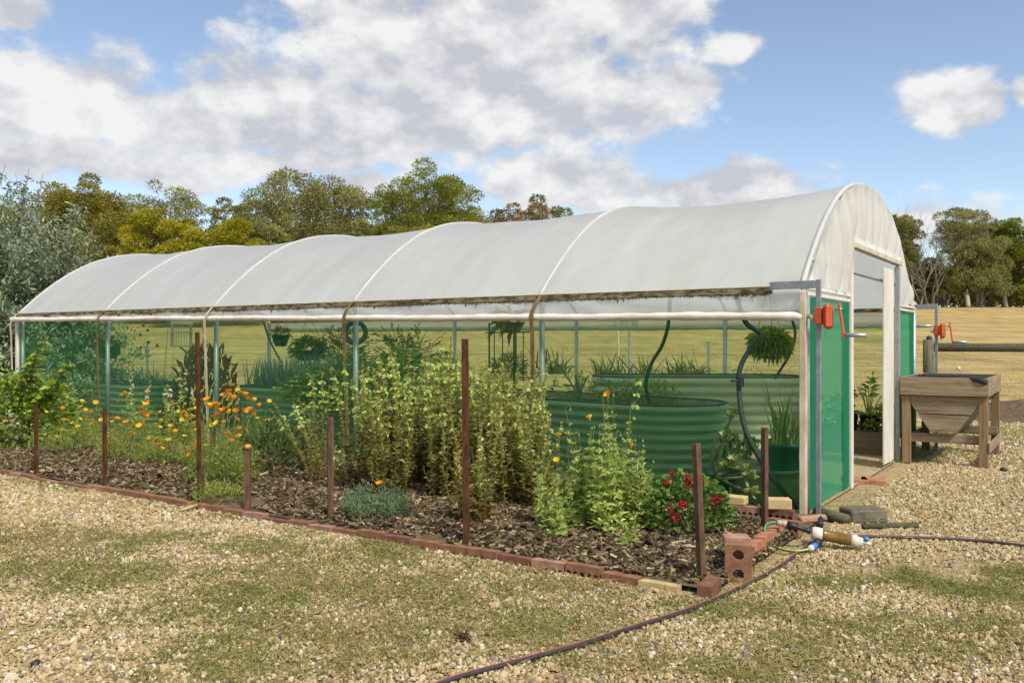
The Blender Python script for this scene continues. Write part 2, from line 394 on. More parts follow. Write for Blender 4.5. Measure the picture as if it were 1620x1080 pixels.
def groundmat():
    """Cream gravel in the yard, dry mown grass in the paddock beyond the fence."""
    m, nt, N, L, b, o = nodes('ground'); b.inputs['Roughness'].default_value = .95; b.inputs['Specular IOR Level'].default_value = .1
    tc = N.new('ShaderNodeTexCoord')
    def noise(sc, det=6, st=None, rough=.6):
        n = N.new('ShaderNodeTexNoise'); n.inputs['Scale'].default_value = sc; n.inputs['Detail'].default_value = det; n.inputs['Roughness'].default_value = rough
        if st:
            mp = N.new('ShaderNodeMapping'); mp.inputs['Scale'].default_value = st; L.new(tc.outputs['Object'], mp.inputs[0]); L.new(mp.outputs[0], n.inputs['Vector'])
        else: L.new(tc.outputs['Object'], n.inputs['Vector'])
        return n.outputs['Fac']
    def ramp(v, stops, const=False):
        r = N.new('ShaderNodeValToRGB'); L.new(v, r.inputs[0]); cr = r.color_ramp
        if const: cr.interpolation = 'CONSTANT'
        while len(cr.elements) < len(stops): cr.elements.new(.5)
        for e, (p, c) in zip(cr.elements, stops): e.position = p; e.color = (*c, 1) if len(c) == 3 else c
        return r.outputs[0]
    def mixc(f, a, bb):
        x = N.new('ShaderNodeMix'); x.data_type = 'RGBA'; L.new(f, x.inputs['Factor']); L.new(a, x.inputs['A']); L.new(bb, x.inputs['B']); return x.outputs['Result']
    vo = N.new('ShaderNodeTexVoronoi'); vo.inputs['Scale'].default_value = 44; L.new(tc.outputs['Object'], vo.inputs['Vector'])
    sp = N.new('ShaderNodeSeparateColor'); L.new(vo.outputs['Color'], sp.inputs[0])
    stone = ramp(sp.outputs[0], [(0, (0.080, 0.082, 0.090)), (.07, (0.260, 0.173, 0.074)), (.3, (0.360, 0.265, 0.127)), (.6, (0.430, 0.336, 0.174)), (.85, (0.490, 0.407, 0.253)), (1, (0.560, 0.509, 0.391))])
    soil = ramp(noise(9, 8), [(.3, (.24, .17, .085)), (.7, (.46, .36, .20))])
    gap = ramp(vo.outputs['Distance'], [(.25, (0, 0, 0)), (.6, (1, 1, 1))])
    grav = mixc(gap, stone, soil)
    patch = ramp(noise(.9, 7), [(.46, (0, 0, 0)), (.62, (1, 1, 1))])
    grav = mixc(patch, grav, soil)
    straw = ramp(noise(1.0, 9, (1.0, .35, 1), .72), [(.28, (.27, .195, .072)), (.5, (.44, .32, .13)), (.72, (.56, .42, .19))])
    green = ramp(noise(1.6, 8, None, .7), [(.3, (.16, .17, .045)), (.7, (.34, .29, .10))])
    gm = ramp(noise(.07, 6), [(.54, (0, 0, 0)), (.66, (1, 1, 1))])
    pad = mixc(gm, straw, green)
    rows = ramp(noise(1.0, 3, (.02, .5, 1)), [(.4, (.82, .82, .80)), (.6, (1, 1, 1))])
    mul = N.new('ShaderNodeMix'); mul.data_type = 'RGBA'; mul.blend_type = 'MULTIPLY'; mul.inputs['Factor'].default_value = 1; L.new(pad, mul.inputs['A']); L.new(rows, mul.inputs['B'])
    sep = N.new('ShaderNodeSeparateXYZ'); L.new(tc.outputs['Object'], sep.inputs[0])
    ad = N.new('ShaderNodeMath'); ad.operation = 'MULTIPLY_ADD'; L.new(noise(.5, 5), ad.inputs[0]); ad.inputs[1].default_value = 4; L.new(sep.outputs[1], ad.inputs[2])
    mr = N.new('ShaderNodeMapRange'); L.new(ad.outputs[0], mr.inputs[0]); mr.inputs[1].default_value = 16.0; mr.inputs[2].default_value = 18.5
    fin = mixc(mr.outputs[0], grav, mul.outputs['Result'])
    L.new(fin, b.inputs['Base Color'])
    bp = N.new('ShaderNodeBump'); bp.inputs['Strength'].default_value = .7; bp.inputs['Distance'].default_value = .02; bp.invert = True; L.new(vo.outputs['Distance'], bp.inputs['Height'])
    bp2 = N.new('ShaderNodeBump'); bp2.inputs['Strength'].default_value = .5; bp2.inputs['Distance'].default_value = .05; L.new(noise(14, 6), bp2.inputs['Height']); L.new(bp.outputs[0], bp2.inputs['Normal'])
    L.new(bp2.outputs[0], b.inputs['Normal']); return m


MAT = dict(
    ground=groundmat(),
    soil=mat('bed_soil', (.17, .125, .078), .95, (.08, .056, .034), 16, bump=.8, bscale=60, spec=.1),
    floor=mat('tunnel_floor', (.42, .33, .20), .95, (.26, .20, .11), 14, bump=.6, bscale=70, spec=.1),
    compost=mat('compost', (.14, .095, .055), .95, (.05, .035, .02), 25, bump=.9, bscale=60, spec=.1),
    roof=film('roof_film', (.80, .82, .82), .52, 0, .33, (1.6, 4.0, 1.6), .6, (.72, .725, .70)),
    gable=film('gable_film', (.78, .775, .75), .38, .03, .4, (2, 9, .8), .5, (.66, .64, .58)),
    skirt=film('skirt_film', (.80, .81, .79), .5, .30, .35, (5, 5, 5), .6),
    rolled=mat('rolled_film', (.78, .74, .66), .45, (.62, .55, .44), 3, (1, 1, 1), .4, 14),
    hoop=mat('white_strap', (.50, .495, .475), .55, (.43, .42, .40), 5),
    net=netmat('shade_net', (.10, .40, .18), .105),
    net2=netmat('shade_net_hem', (.03, .24, .13), .5),
    net3=netmat('shade_net_end', (.085, .37, .21), .30, (.6, .9, .7)),
    galv=mat('galvanised_steel', (.46, .49, .50), .45, (.33, .36, .38), 18, metal=.55, bump=.05),
    galv_dark=mat('galvanised_box_section', (.30, .32, .34), .5, (.20, .215, .23), 14, metal=.4),
    white=mat('white_paint', (.74, .72, .66), .5, (.60, .56, .48), 5, (1, 1, .4)),
    dirtywhite=mat('grimy_white', (.62, .58, .49), .6, (.40, .34, .24), 7, (2, 2, .5)),
    cream=mat('cream_batten', (.66, .58, .44), .65, (.42, .32, .18), 5, (2, 2, .8)),
    moss=mat('mossy_batten', (.30, .24, .13), .9, (.055, .042, .014), 9, (1, 1, 3), .8, 60, mix=(.42, .60)),
    mossdark=mat('moss', (.10, .075, .022), .95, (.035, .026, .010), 20, bump=.8, bscale=60),
    mossstrap=mat('mossy_strap', (.22, .155, .05), .85, (.10, .065, .02), 9, (2, 2, .8)),
    rust=mat('rusty_steel', (.12, .048, .020), .9, (.040, .018, .012), 18, (2, 2, .6), .4, 60, spec=.15),
    rust2=mat('rusty_steel_orange', (.165, .085, .042), .85, (.06, .032, .02), 16, (2, 2, .6), .4, 60),
    brick=mat('red_brick', (.31, .155, .092), .9, (.20, .095, .058), 12, bump=.3, bscale=70, spec=.15),
    brick2=mat('orange_brick', (.46, .22, .12), .9, (.31, .135, .075), 12, bump=.3, bscale=70, spec=.15),
    brick3=mat('pale_pink_brick', (.44, .26, .19), .9, (.28, .15, .10), 12, bump=.3, bscale=70, spec=.15),
    brickdark=mat('dark_red_brick', (.24, .11, .072), .9, (.16, .07, .05), 12, bump=.3, bscale=70, spec=.15),
    brickyel=mat('cream_brick', (.58, .44, .22), .9, (.42, .31, .15), 12, bump=.3, bscale=70, spec=.15),
    conc=mat('concrete', (.19, .165, .125), .95, (.10, .088, .06), 10, bump=.6, bscale=60, spec=.1),
    orange=mat('orange_paint', (.56, .085, .022), .45, (.40, .055, .015), 8),
    bolt=mat('bolt_steel', (.62, .62, .60), .35, metal=.7),
    bedgreen=mat('green_corrugated_steel', (.175, .285, .135), .28, (.145, .24, .115), 3, spec=.5),
    bedsage=mat('sage_corrugated_steel', (.34, .41, .255), .34, (.28, .345, .21), 3, spec=.5),
    bedinner=mat('bed_inner_steel', (.42, .46, .36), .5, (.33, .36, .27), 4),
    trim=mat('rubber_trim', (.035, .065, .045), .6),
    black=mat('black_plastic', (.018, .018, .018), .5),
    hosecol=mat('dusty_black_hose', (.040, .034, .032), .55, (.024, .02, .02), 12),
    blacktube=mat('black_poly_tube', (.02, .045, .036), .45),
    redstripe=mat('red_hose_stripe', (.46, .12, .09), .55),
    yellowstripe=mat('yellow_hose_stripe', (.65, .50, .08), .5),
    greenhose=mat('green_hose', (.02, .16, .12), .45),
    blue=mat('blue_plastic', (.04, .20, .52), .4),
    whiteplastic=mat('white_plastic', (.66, .62, .55), .45, (.52, .46, .36), 20),
    pink=mat('pinkish_fitting', (.55, .36, .30), .5),
    amber=mat('amber_canister', (.23, .13, .025), .25, (.13, .07, .012), 14),
    potgreen=mat('dark_green_pot', (.018, .085, .065), .45),
    tub=mat('olive_tub', (.17, .235, .12), .6, (.11, .16, .08), 8),
    terracotta=mat('terracotta', (.33, .16, .09), .85),
    foam=mat('cream_foam_box', (.62, .60, .44), .7),
    coir=mat('coir_liner', (.10, .07, .035), .95, (.04, .028, .014), 30, bump=.9, bscale=60),
    cage=mat('cream_cage', (.60, .58, .45), .5),
    iron=mat('dark_iron', (.02, .035, .03), .55),
    label=mat('white_label', (.72, .72, .70), .5),
    bark=mat('tree_bark', (.30, .26, .20), .9, (.13, .10, .07), 3, (1, 1, .3)),
    barkpale=mat('pale_gum_bark', (.50, .45, .36), .85, (.28, .23, .16), 2, (1, 1, .3)),
    barkgrey=mat('dead_wood', (.25, .225, .19), .9, (.15, .13, .11), 3),
    twig=mat('brown_stem', (.16, .085, .04), .8, (.09, .05, .025), 10),
    stem=mat('green_stem', (.16, .21, .06), .7, (.11, .15, .04), 10),
    stemolive=mat('olive_stem', (.20, .17, .05), .75, (.12, .09, .03), 10),
    strawcol=mat('dry_stalk', (.45, .36, .18), .8, (.32, .24, .11), 10),
    jadestem=mat('jade_stem', (.24, .27, .14), .7, (.15, .16, .08), 12),
    plank=woodmat('weathered_plank', (.32, .245, .158), (.115, .085, .055), (9, .6, 9)),
    plankw=woodmat('weathered_plank_across', (.32, .245, .158), (.115, .085, .055), (.6, 9, 9)),
    legwood=woodmat('weathered_leg', (.32, .21, .11), (.11, .07, .038), (9, 9, .6)),
    postwood=woodmat('fence_timber', (.20, .19, .11), (.07, .065, .035), (9, 9, .8)),
    railwood=woodmat('fence_rail_timber', (.16, .15, .085), (.06, .055, .032), (6, 6, 6)),
    board=mat('old_white_board', (.50, .48, .43), .8, (.30, .28, .24), 8),
    cloth=mat('black_liner', (.022, .022, .024), .8),
    wire=mat('fence_wire', (.20, .20, .19), .5, metal=.5),
    petal=tintmat('poppy_petal', [(0, (.72, .19, .010)), (.5, (.80, .27, .012)), (1, (.84, .42, .02))], .35, .6),
    petaly=tintmat('yellow_petal', [(0, (.78, .48, .02)), (1, (.85, .62, .05))], .35, .6),
    snap=tintmat('pale_yellow_petal', [(0, (0.648, 0.778, 0.203)), (.6, (0.648, 0.778, 0.346)), (1, (0.648, 0.734, 0.184))], .3, .6),
    snapred=tintmat('purple_pod', [(0, (.17, .035, .065)), (1, (.30, .06, .11))], .2, .6),
    red=tintmat('crimson_petal', [(0, (.30, .008, .025)), (1, (.52, .012, .05))], .25, .6),
    whitepetal=tintmat('white_petal', [(0, (.75, .73, .68)), (1, (.78, .70, .72))], .3, .6),
)
LEAF = dict(
    poppy=tintmat('poppy_leaf', [(0, (0.159, 0.227, 0.046)), (.5, (0.281, 0.344, 0.072)), (1, (0.448, 0.470, 0.099))], .35),
    poppyblue=tintmat('blue_green_leaf', [(0, (0.092, 0.167, 0.081)), (.5, (0.172, 0.265, 0.138)), (1, (0.276, 0.356, 0.184))], .3),
    snap=tintmat('snapdragon_leaf', [(0, (.16, .085, .035)), (.2, (.24, .15, .05)), (.38, (.24, .23, .055)), (.65, (.36, .37, .09)), (1, (.52, .50, .17))], .4),
    lettuce=tintmat('bright_leaf', [(0, (0.244, 0.343, 0.066)), (.5, (0.451, 0.559, 0.142)), (1, (0.717, 0.723, 0.244))], .4),
    dark=tintmat('dark_leaf', [(0, (0.047, 0.075, 0.021)), (.5, (0.094, 0.128, 0.034)), (1, (0.187, 0.225, 0.073))], .25),
    geranium=tintmat('geranium_leaf', [(0, (0.063, 0.121, 0.022)), (.5, (0.127, 0.224, 0.039)), (1, (0.240, 0.339, 0.083))], .3),
    shrub=tintmat('currant_leaf', [(0, (0.110, 0.186, 0.024)), (.5, (0.241, 0.353, 0.046)), (1, (0.521, 0.576, 0.098))], .4),
    onion=tintmat('onion_leaf', [(0, (0.078, 0.156, 0.102)), (.5, (0.144, 0.252, 0.180)), (1, (0.264, 0.372, 0.264))], .2, .45, .4),
    potato=tintmat('potato_leaf', [(0, (0.097, 0.165, 0.038)), (.5, (0.194, 0.285, 0.063)), (1, (0.356, 0.420, 0.101))], .35),
    tomato=tintmat('tomato_leaf', [(0, (0.068, 0.112, 0.026)), (.5, (0.135, 0.200, 0.047)), (1, (0.230, 0.275, 0.068))], .35),
    strap=tintmat('strap_leaf', [(0, (0.092, 0.138, 0.040)), (.5, (0.196, 0.241, 0.069)), (1, (0.391, 0.380, 0.138))], .3, .45, .4),
    red=tintmat('bronze_leaf', [(0, (.11, .045, .028)), (.6, (.22, .075, .042)), (1, (.34, .12, .06))], .3),
    fern=tintmat('fern_leaf', [(0, (0.110, 0.158, 0.017)), (.5, (0.234, 0.264, 0.028)), (1, (0.426, 0.396, 0.055))], .4),
    jade=tintmat('jade_leaf', [(0, (.13, .20, .045)), (.6, (.27, .34, .10)), (1, (.42, .44, .19))], .25, .4, .4),
    grass=tintmat('lawn_grass', [(0, (.29, .20, .10)), (.22, (.42, .33, .15)), (.42, (.34, .30, .10)), (.6, (.20, .22, .052)), (.8, (.155, .19, .036)), (1, (.25, .27, .07))], .3),
    dry=tintmat('dry_grass', [(0, (.26, .18, .07)), (.5, (.42, .32, .14)), (1, (.33, .30, .10))], .25),
    chip=tintmat('bark_chip', [(0, (0.028, 0.019, 0.011)), (.35, (0.075, 0.049, 0.025)), (.65, (0.149, 0.102, 0.055)), (.88, (0.258, 0.197, 0.112)), (1, (0.457, 0.382, 0.224))], 0, .85, .2),
    stone=tintmat('gravel_stone', [(0, (.13, .125, .12)), (.05, (.22, .20, .17)), (.10, (0.288, 0.192, 0.084)), (.3, (0.399, 0.287, 0.138)), (.6, (0.488, 0.373, 0.192)), (.85, (0.554, 0.457, 0.275)), (1, (0.664, 0.609, 0.505))], 0, .8, .25),
    silver=tintmat('silver_leaf', [(0, (0.059, 0.079, 0.039)), (.35, (0.149, 0.197, 0.113)), (.7, (0.285, 0.354, 0.219)), (.93, (0.415, 0.485, 0.311)), (1, (0.389, 0.237, 0.097))], .2, .5, .35),
    olive=tintmat('warm_olive_leaf', [(0, (0.120, 0.114, 0.022)), (.5, (0.262, 0.239, 0.040)), (1, (0.430, 0.371, 0.074))], .35),
    gum=tintmat('gum_leaf', [(0, (0.117, 0.130, 0.038)), (.5, (0.273, 0.267, 0.082)), (1, (0.500, 0.445, 0.164))], .3),
    gumg=tintmat('green_gum_leaf', [(0, (0.093, 0.120, 0.018)), (.5, (0.234, 0.262, 0.032)), (1, (0.468, 0.452, 0.067))], .35),
    wattle=tintmat('lime_leaf', [(0, (0.165, 0.163, 0.013)), (.5, (0.363, 0.341, 0.022)), (1, (0.594, 0.513, 0.050))], .4),
    brown=tintmat('brown_tinged_leaf', [(0, (0.121, 0.095, 0.031)), (.5, (0.259, 0.181, 0.056)), (1, (0.432, 0.294, 0.101))], .3),
    darkgum=tintmat('dark_gum_leaf', [(0, (0.098, 0.110, 0.032)), (.5, (0.223, 0.233, 0.060)), (1, (0.417, 0.404, 0.118))], .3),
    wood=tintmat('far_wood_leaf', [(0, (0.080, 0.075, 0.022)), (.5, (0.168, 0.152, 0.042)), (1, (0.288, 0.239, 0.078))], .3),
)

# ================================================================== the setting
def make_ground():
    xs = np.unique(np.concatenate([np.linspace(-500, -60, 23), np.linspace(-60, -16, 23), np.linspace(-16, 16, 129), np.linspace(16, 60, 23), np.linspace(60, 500, 23)]))
    ys = np.unique(np.concatenate([np.linspace(-60, 0, 13), np.linspace(0, 16, 97), np.linspace(16, 100, 57), np.linspace(100, 700, 31)]))
    X, Y = np.meshgrid(xs, ys)
    Z = gz(X, Y)
    nz = np.array([mnoise.noise(Vector((x*.9, y*.9, 0)))*.010+mnoise.noise(Vector((x*.12, y*.12, 5)))*.22*min(1, max(0, (y-24)/20)) for x, y in zip(X.ravel(), Y.ravel())]).reshape(X.shape)
    Z = Z+nz-.012
    nx, ny = len(xs), len(ys)
    i = (np.arange(ny-1)[:, None]*nx+np.arange(nx-1)).ravel()
    o = build('ground', np.column_stack([X.ravel(), Y.ravel(), Z.ravel()]), [np.column_stack([i, i+1, i+nx+1, i+nx])], MAT['ground'], smooth=True)
    o['kind'] = 'structure'; o['label'] = 'cream gravel yard with grass patches, rising to dry paddock'
    # garden bed soil, a low mound between the kerb and the tunnel
    s = np.linspace(-.2, 12.6, 110); w = np.linspace(-2.42, -.03, 36)
    S, W = np.meshgrid(s, w)
    edge = np.minimum(np.minimum((W+2.42)/.25, (-.03-W)/.4), np.minimum((S+.2)/.2, 1)).clip(0, 1)
    zz = np.array([mnoise.noise(Vector((a*2.2, b*2.2, 3)))*.022+mnoise.noise(Vector((a*9, b*9, 3)))*.008 for a, b in zip(S.ravel(), W.ravel())]).reshape(S.shape)
    Z = .022+edge*(.045+zz)
    n = len(s); i = (np.arange(len(w)-1)[:, None]*n+np.arange(n-1)).ravel()
    o = build('garden_bed_soil', TV(np.column_stack([S.ravel(), W.ravel(), Z.ravel()])), [np.column_stack([i, i+1, i+n+1, i+n])], MAT['soil'], smooth=True); o['kind'] = 'structure'
    q = [(-.05, .03, .006), (12.1, .03, .006), (12.1, 4.97, .006), (-.05, 4.97, .006)]
    o = build('tunnel_floor', TV(q), [[3, 2, 1, 0]], MAT['floor']); o['kind'] = 'structure'


def bed_z(s, w):
    edge = max(0, min(1, (w+2.42)/.25, (-.03-w)/.4, (s+.2)/.2)); return .022+.045*edge


make_ground()

# ------------------------------------------------------------------ polytunnel
LEN, WID, PLATE, RISE = 12.15, 5.0, 1.78, 1.14
HOOPS = [2.43*i for i in range(6)]


PROFILE = curve([(w, z, 0) for w, z in ((0, 1.79), (.28, 2.06), (.61, 2.33), (.93, 2.54), (1.27, 2.71), (1.77, 2.86), (2.42, 2.925), (3.07, 2.865), (3.59, 2.72), (4.04, 2.48), (4.45, 2.18), (4.80, 1.93), (5, 1.79))], 8)
PROFILE = np.array([np.interp(np.linspace(0, 1, 121), np.insert(np.cumsum(np.linalg.norm(np.diff(PROFILE, axis=0), axis=1)), 0, 0)/np.linalg.norm(np.diff(PROFILE, axis=0), axis=1).sum(), PROFILE[:, k]) for k in (0, 1)]).T


def arch(t):
    """Hoop outline: t in 0..1 from the near plate over the ridge to the far plate -> (w, z)."""
    k = t*(len(PROFILE)-1); i = min(int(k), len(PROFILE)-2); p = PROFILE[i]+(PROFILE[i+1]-PROFILE[i])*(k-i)
    return p[0], p[1]


tun = thing('polytunnel', T(6, 2.5, 0), 'long arched polytunnel with white film roof and green net sides', 'polytunnel')
NA, NB = 60, 16
TT = [.5-.5*math.cos(math.pi*(k/NA))*1.0 if False else k/NA for k in range(NA+1)]
ARC = np.array([arch(t) for t in TT])


def roof():
    V = []; n = NA+1
    rows = []
    rs = np.random.default_rng(3)
    for b in range(5):
        sag0 = [.082, .066, .07, .062, .055][b]
        for j in range(NB+(1 if b == 4 else 0)):
            f = j/NB; rows.append((HOOPS[b]+2.43*f, sag0*math.sin(math.pi*f)**.75))
    for s, sag in rows:
        for k in range(n):
            w, z = ARC[k]; t = TT[k]
            up = math.sin(math.pi*t)
            wr = (.022*mnoise.noise(Vector((s*1.4, t*5, 1)))+.010*mnoise.noise(Vector((s*1.1, t*24, 4))))*(1 if sag > .005 else 0)
            dn = (sag*(.25+.75*up**1.2)*min(1, (min(t, 1-t))*9)+wr*min(1, min(t, 1-t)*12))
            # soft creases that fan out from the near corner
            cx = max(0, 1-abs(s-.5)/1.1)*max(0, 1-t*5); dn += .030*cx*math.sin(t*80+s*6)*(1 if sag > .005 else 0)
            cw, cz = w-2.5, z-PLATE+.5; L = math.hypot(cw, cz)
            V.append((s, w-cw/L*dn, z-cz/L*dn))
    m = len(rows); i = (np.arange(m-1)[:, None]*n+np.arange(n-1)).ravel()
    return build('roof_film', TV(V), [np.column_stack([i, i+1, i+n+1, i+n])], MAT['roof'], tun, smooth=True)


rf = roof()
for b, s in enumerate(HOOPS):     # white straps over the film with the steel hoop under it
    pts = TV([(s, w, z-.004) for w, z in ARC])
    m = MB(); m.add(tube(pts, (.018 if b else .023), 10)); h = m.build('hoop', MAT['hoop'], tun, smooth=True)
    for side in (0, 1):
        w0 = .045 if side == 0 else WID-.045
        p = MB().add(tube(TV([(s if 0 < b < 5 else (s-.03 if b == 0 else s-.05), w0 if b else (w0*.4 if side == 0 else w0), 0), (s if 0 < b < 5 else (s-.03 if b == 0 else s-.05), w0 if b else (w0*.4 if side == 0 else w0), PLATE-.06)]), .029, 10))
        p.build('post', MAT['galv'], tun, smooth=True)
    # cross tie and brace struts are seen only as faint shadows
    p = MB().add(tube(TV([(s, .25, 2.02), (s, 4.75, 2.02)]), .017, 6)); p.build('cross_tie', MAT['galv'], tun, smooth=True)
BR = []
for q in np.linspace(0, 1, 18):        # pipe brace that lies just under the film of the first bay
    s_, t_b = .12+2.25*q, .36-.325*q; w_, z_ = arch(t_b); dn_ = .045+.105*math.sin(math.pi*s_/2.43)**.75*(.25+.75*math.sin(math.pi*t_b)**1.2)*min(1, t_b*9); cw, cz = w_-2.5, z_-PLATE+.5; L_ = math.hypot(cw, cz); BR.append((s_, w_-cw/L_*dn_, z_-cz/L_*dn_))
MB().add(tube(TV(BR), .024, 8)).build('brace', MAT['galv'], tun, smooth=True)
p = MB().add(tube(TV([(.02, 2.5, 2.86), (LEN-.02, 2.5, 2.86)]), .02, 8)); p.build('ridge_pipe', MAT['galv'], tun, smooth=True)

# wall plates: near one is a mossy batten that holds the film, with a drip of moss under it
rng = np.random.default_rng(11)
for side in (0, 1):
    w0 = -.03 if side == 0 else WID+.03
    sa = .22 if side == 0 else -.02
    m = MB()
    n = 5
    for b in range(n):
        a0 = sa if b == 0 else HOOPS[b]+.004
        m = MB().add(bar(T(a0, w0, PLATE-.015), T(HOOPS[b+1]-.004, w0, PLATE-.015), .045, .052, ch=.006)); m.build('gutter_batten', MAT['moss'], tun)
        if side == 0:
            m = MB().add(bar(T(a0, w0-.004, PLATE+.017), T(HOOPS[b+1]-.004, w0-.004, PLATE+.017), .04, .009, ch=.002)); m.build('film_clip', MAT['cream'], tun)
if True:
    B = []; L = []
    for s in np.arange(.25, 9.6, .006):
        d = mnoise.noise(Vector((s*1.3, 0, 0)))*.5+.5; e = mnoise.noise(Vector((s*14, 3, 0)))*.5+.5
        if rng.random() < d*1.2:
            B.append((s, -.056+rng.normal()*.004, PLATE-.03-rng.random()*.015)); L.append(.008+.030*e*d+(.04 if rng.random() < .025 else 0))
    B = TV(B); D = np.tile([0, 0, -1.0], (len(B), 1))+rng.normal(size=(len(B), 3))*.15
    V, F, t = leafset(rng, B, D, np.array(L), .014, 0, .6)
    build('moss_fringe', V, [F], MAT['mossdark'], tun, kind='stuff')

# rolled up side curtains
for side in (0, 1):
    w0 = -.075 if side == 0 else WID+.075
    zr = lambda s: 1.555+.0125*s*(1 if side == 0 else .2)
    ss = np.arange(-.03, LEN+.12, .05)
    path = TV([(s, w0, zr(s)+.006*math.sin(s*2.1)*math.sin(s*math.pi/2.43)) for s in ss])
    V, F = tube(path, .033+.0025*np.sin(ss*23)+.002*np.sin(ss*9), 12)
    m = MB().add((V, F)); m.build('roller_curtain', MAT['rolled'], tun, smooth=True)
    m = MB().add(tube(TV([(-.22, w0, zr(0)), (-.031, w0, zr(0))]), .019, 8)); m.build('roller_pipe', MAT['galv'], tun, smooth=True)
    # the loose film between the plate and the roller
    S = np.linspace(.0, LEN, 190); K = 5; V = []
    for s in S:
        for k in range(K):
            f = k/(K-1); z = (PLATE-.02)*(1-f)+zr(s)*f
            bulge = .02*math.sin(math.pi*f)*(1+.8*math.sin(s*7+f*2.5+mnoise.noise(Vector((s, 0, 0)))*3))
            V.append((s, (w0*.45 if side == 0 else WID+.034)*(1-f)+(w0+(.033 if side == 0 else -.033))*f-(bulge if side == 0 else -bulge), z))
    i = (np.arange(len(S)-1)[:, None]*K+np.arange(K-1)).ravel()
    build('side_skirt', TV(V), [np.column_stack([i, i+1, i+K+1, i+K])], MAT['skirt'], tun, smooth=True)
    # net walls, hung in one panel per bay
    for b in range(5):
        S = np.linspace(HOOPS[b], HOOPS[b+1], 14); Z = np.linspace(.03, 1.62, 9); V = []
        for s in S:
            for z in Z:
                V.append((s, (.006 if side == 0 else WID-.006)+.008*mnoise.noise(Vector((s*1.7, z*1.1, side*7))), z))
        i = (np.arange(13)[:, None]*9+np.arange(8)).ravel()
        build('net_panel', TV(V), [np.column_stack([i, i+1, i+10, i+9])], MAT['net'], tun, smooth=True)

# straps that hold the near curtain against the wall
for s, mt, base in ((2.43, 'mossstrap', .05), (4.87, 'mossstrap', .05), (7.29, 'cream', .0), (9.72, 'mossstrap', .05), (12.13, 'cream', .1)):
    pts = curve([(s-.055, -.06, 1.79), (s-.02, -.11, 1.70), (s+.012, -.125, 1.60), (s+.01, -.115, 1.4), (s+.005, -.10, .8), (s-.035*rng.random(), -.085, base)], 6)
    V = []; F = []
    for k, (a, b, z) in enumerate(pts):
        hw = .021; V += [(a-hw, b, z), (a+hw, b, z), (a+hw, b+.006, z), (a-hw, b+.006, z)]
    for k in range(len(pts)-1): F += [[4*k+j, 4*k+(j+1) % 4, 4*k+4+(j+1) % 4, 4*k+4+j] for j in range(4)]
    F += [[3, 2, 1, 0], [len(V)-4, len(V)-3, len(V)-2, len(V)-1]]
    build('curtain_strap', TV(V), F, MAT[mt], tun)


# gable ends
def gable(s0, sgn, near):
    cols = 150; rowsn = 12; V = []
    ws = np.linspace(.012, WID-.012, cols)
    for w in ws:
        t = np.interp(w, ARC[:, 0], TT); zt = np.interp(w, ARC[:, 0], ARC[:, 1])-.006
        zb = PLATE+.03
        if near and 1.44 <= w <= 3.86: zb = 2.335
        for k in range(rowsn):
            f = k/(rowsn-1); z = zb+(zt-zb)*f
            # gathers run down from the arch
            fold = (.032*math.sin(w*17+1.3*math.sin(w*5))+.016*math.sin(w*41+2)+.02*mnoise.noise(Vector((w*4, z*.8, s0))))*math.sin(math.pi*(.15+.85*f)*.98)*(1.0+1.1*math.exp(-((w-1.15)/.25)**2))
            V.append((s0+sgn*(fold+.03), w, z))
    i = (np.arange(cols-1)[:, None]*rowsn+np.arange(rowsn-1)).ravel()
    build('gable_film', TV(V), [np.column_stack([i, i+1, i+rowsn+1, i+rowsn])], MAT['gable'], tun, smooth=True)


gable(-.012, -1, True); gable(LEN+.012, 1, False)
DL, DM, DR, DH = 1.47, 2.86, 3.86, 2.28     # door opening, its middle post, the closed leaf, head height


def vbar(name, s, w, z0, z1, ds, dw, mt, ch=.004):
    return MB().add(cbox((ds, dw, z1-z0), ch, MT, T(s, w, (z0+z1)/2))).build(name, MAT[mt], tun)


vbar('corner_post', -.035, -.075, 0, 1.745, .05, .055, 'cream')
vbar('corner_post', -.035, -.019, 0, 1.735, .032, .040, 'white')
vbar('corner_post', -.02, WID, 0, PLATE-.05, .05, .05, 'white')
vbar('corner_post', LEN+.02, .0, 0, PLATE-.05, .05, .05, 'white')
vbar('corner_post', LEN+.02, WID, 0, PLATE-.05, .05, .05, 'white')
jmb = vbar('door_jamb', -.03, DL+.03, 0, 2.62, .05, .075, 'white')
vbar('door_jamb', -.03, DR-.02, 0, 2.22, .05, .06, 'dirtywhite')
vbar('door_jamb', -.055, DR-.115, 0, 2.20, .045, .05, 'galv')
for k in range(11):
    z = .2+k*.2; MB().add(lathe([(.0, .004), (.007, .004), (.007, 0)], 8)).V
    V, F = lathe([(.008, 0), (.007, .004), (.001, .005)], 8); V = np.column_stack([-.055-V[:, 2], DL+.022+V[:, 0], z+V[:, 1]])
    build('screw', TV(V), F, MAT['rust'], jmb)
# lintel with a channel track under it
m = MB().add(cbox((.05, DR-DL+.08, .05), .004, MT, T(-.035, (DL+DR)/2, DH+.03))); lin = m.build('lintel', MAT['white'], tun)
m = MB().add(cbox((.07, DR-DL+.02, .05), .004, MT, T(-.045, (DL+DR)/2, DH-.024))); m.build('door_track', MAT['dirtywhite'], tun)
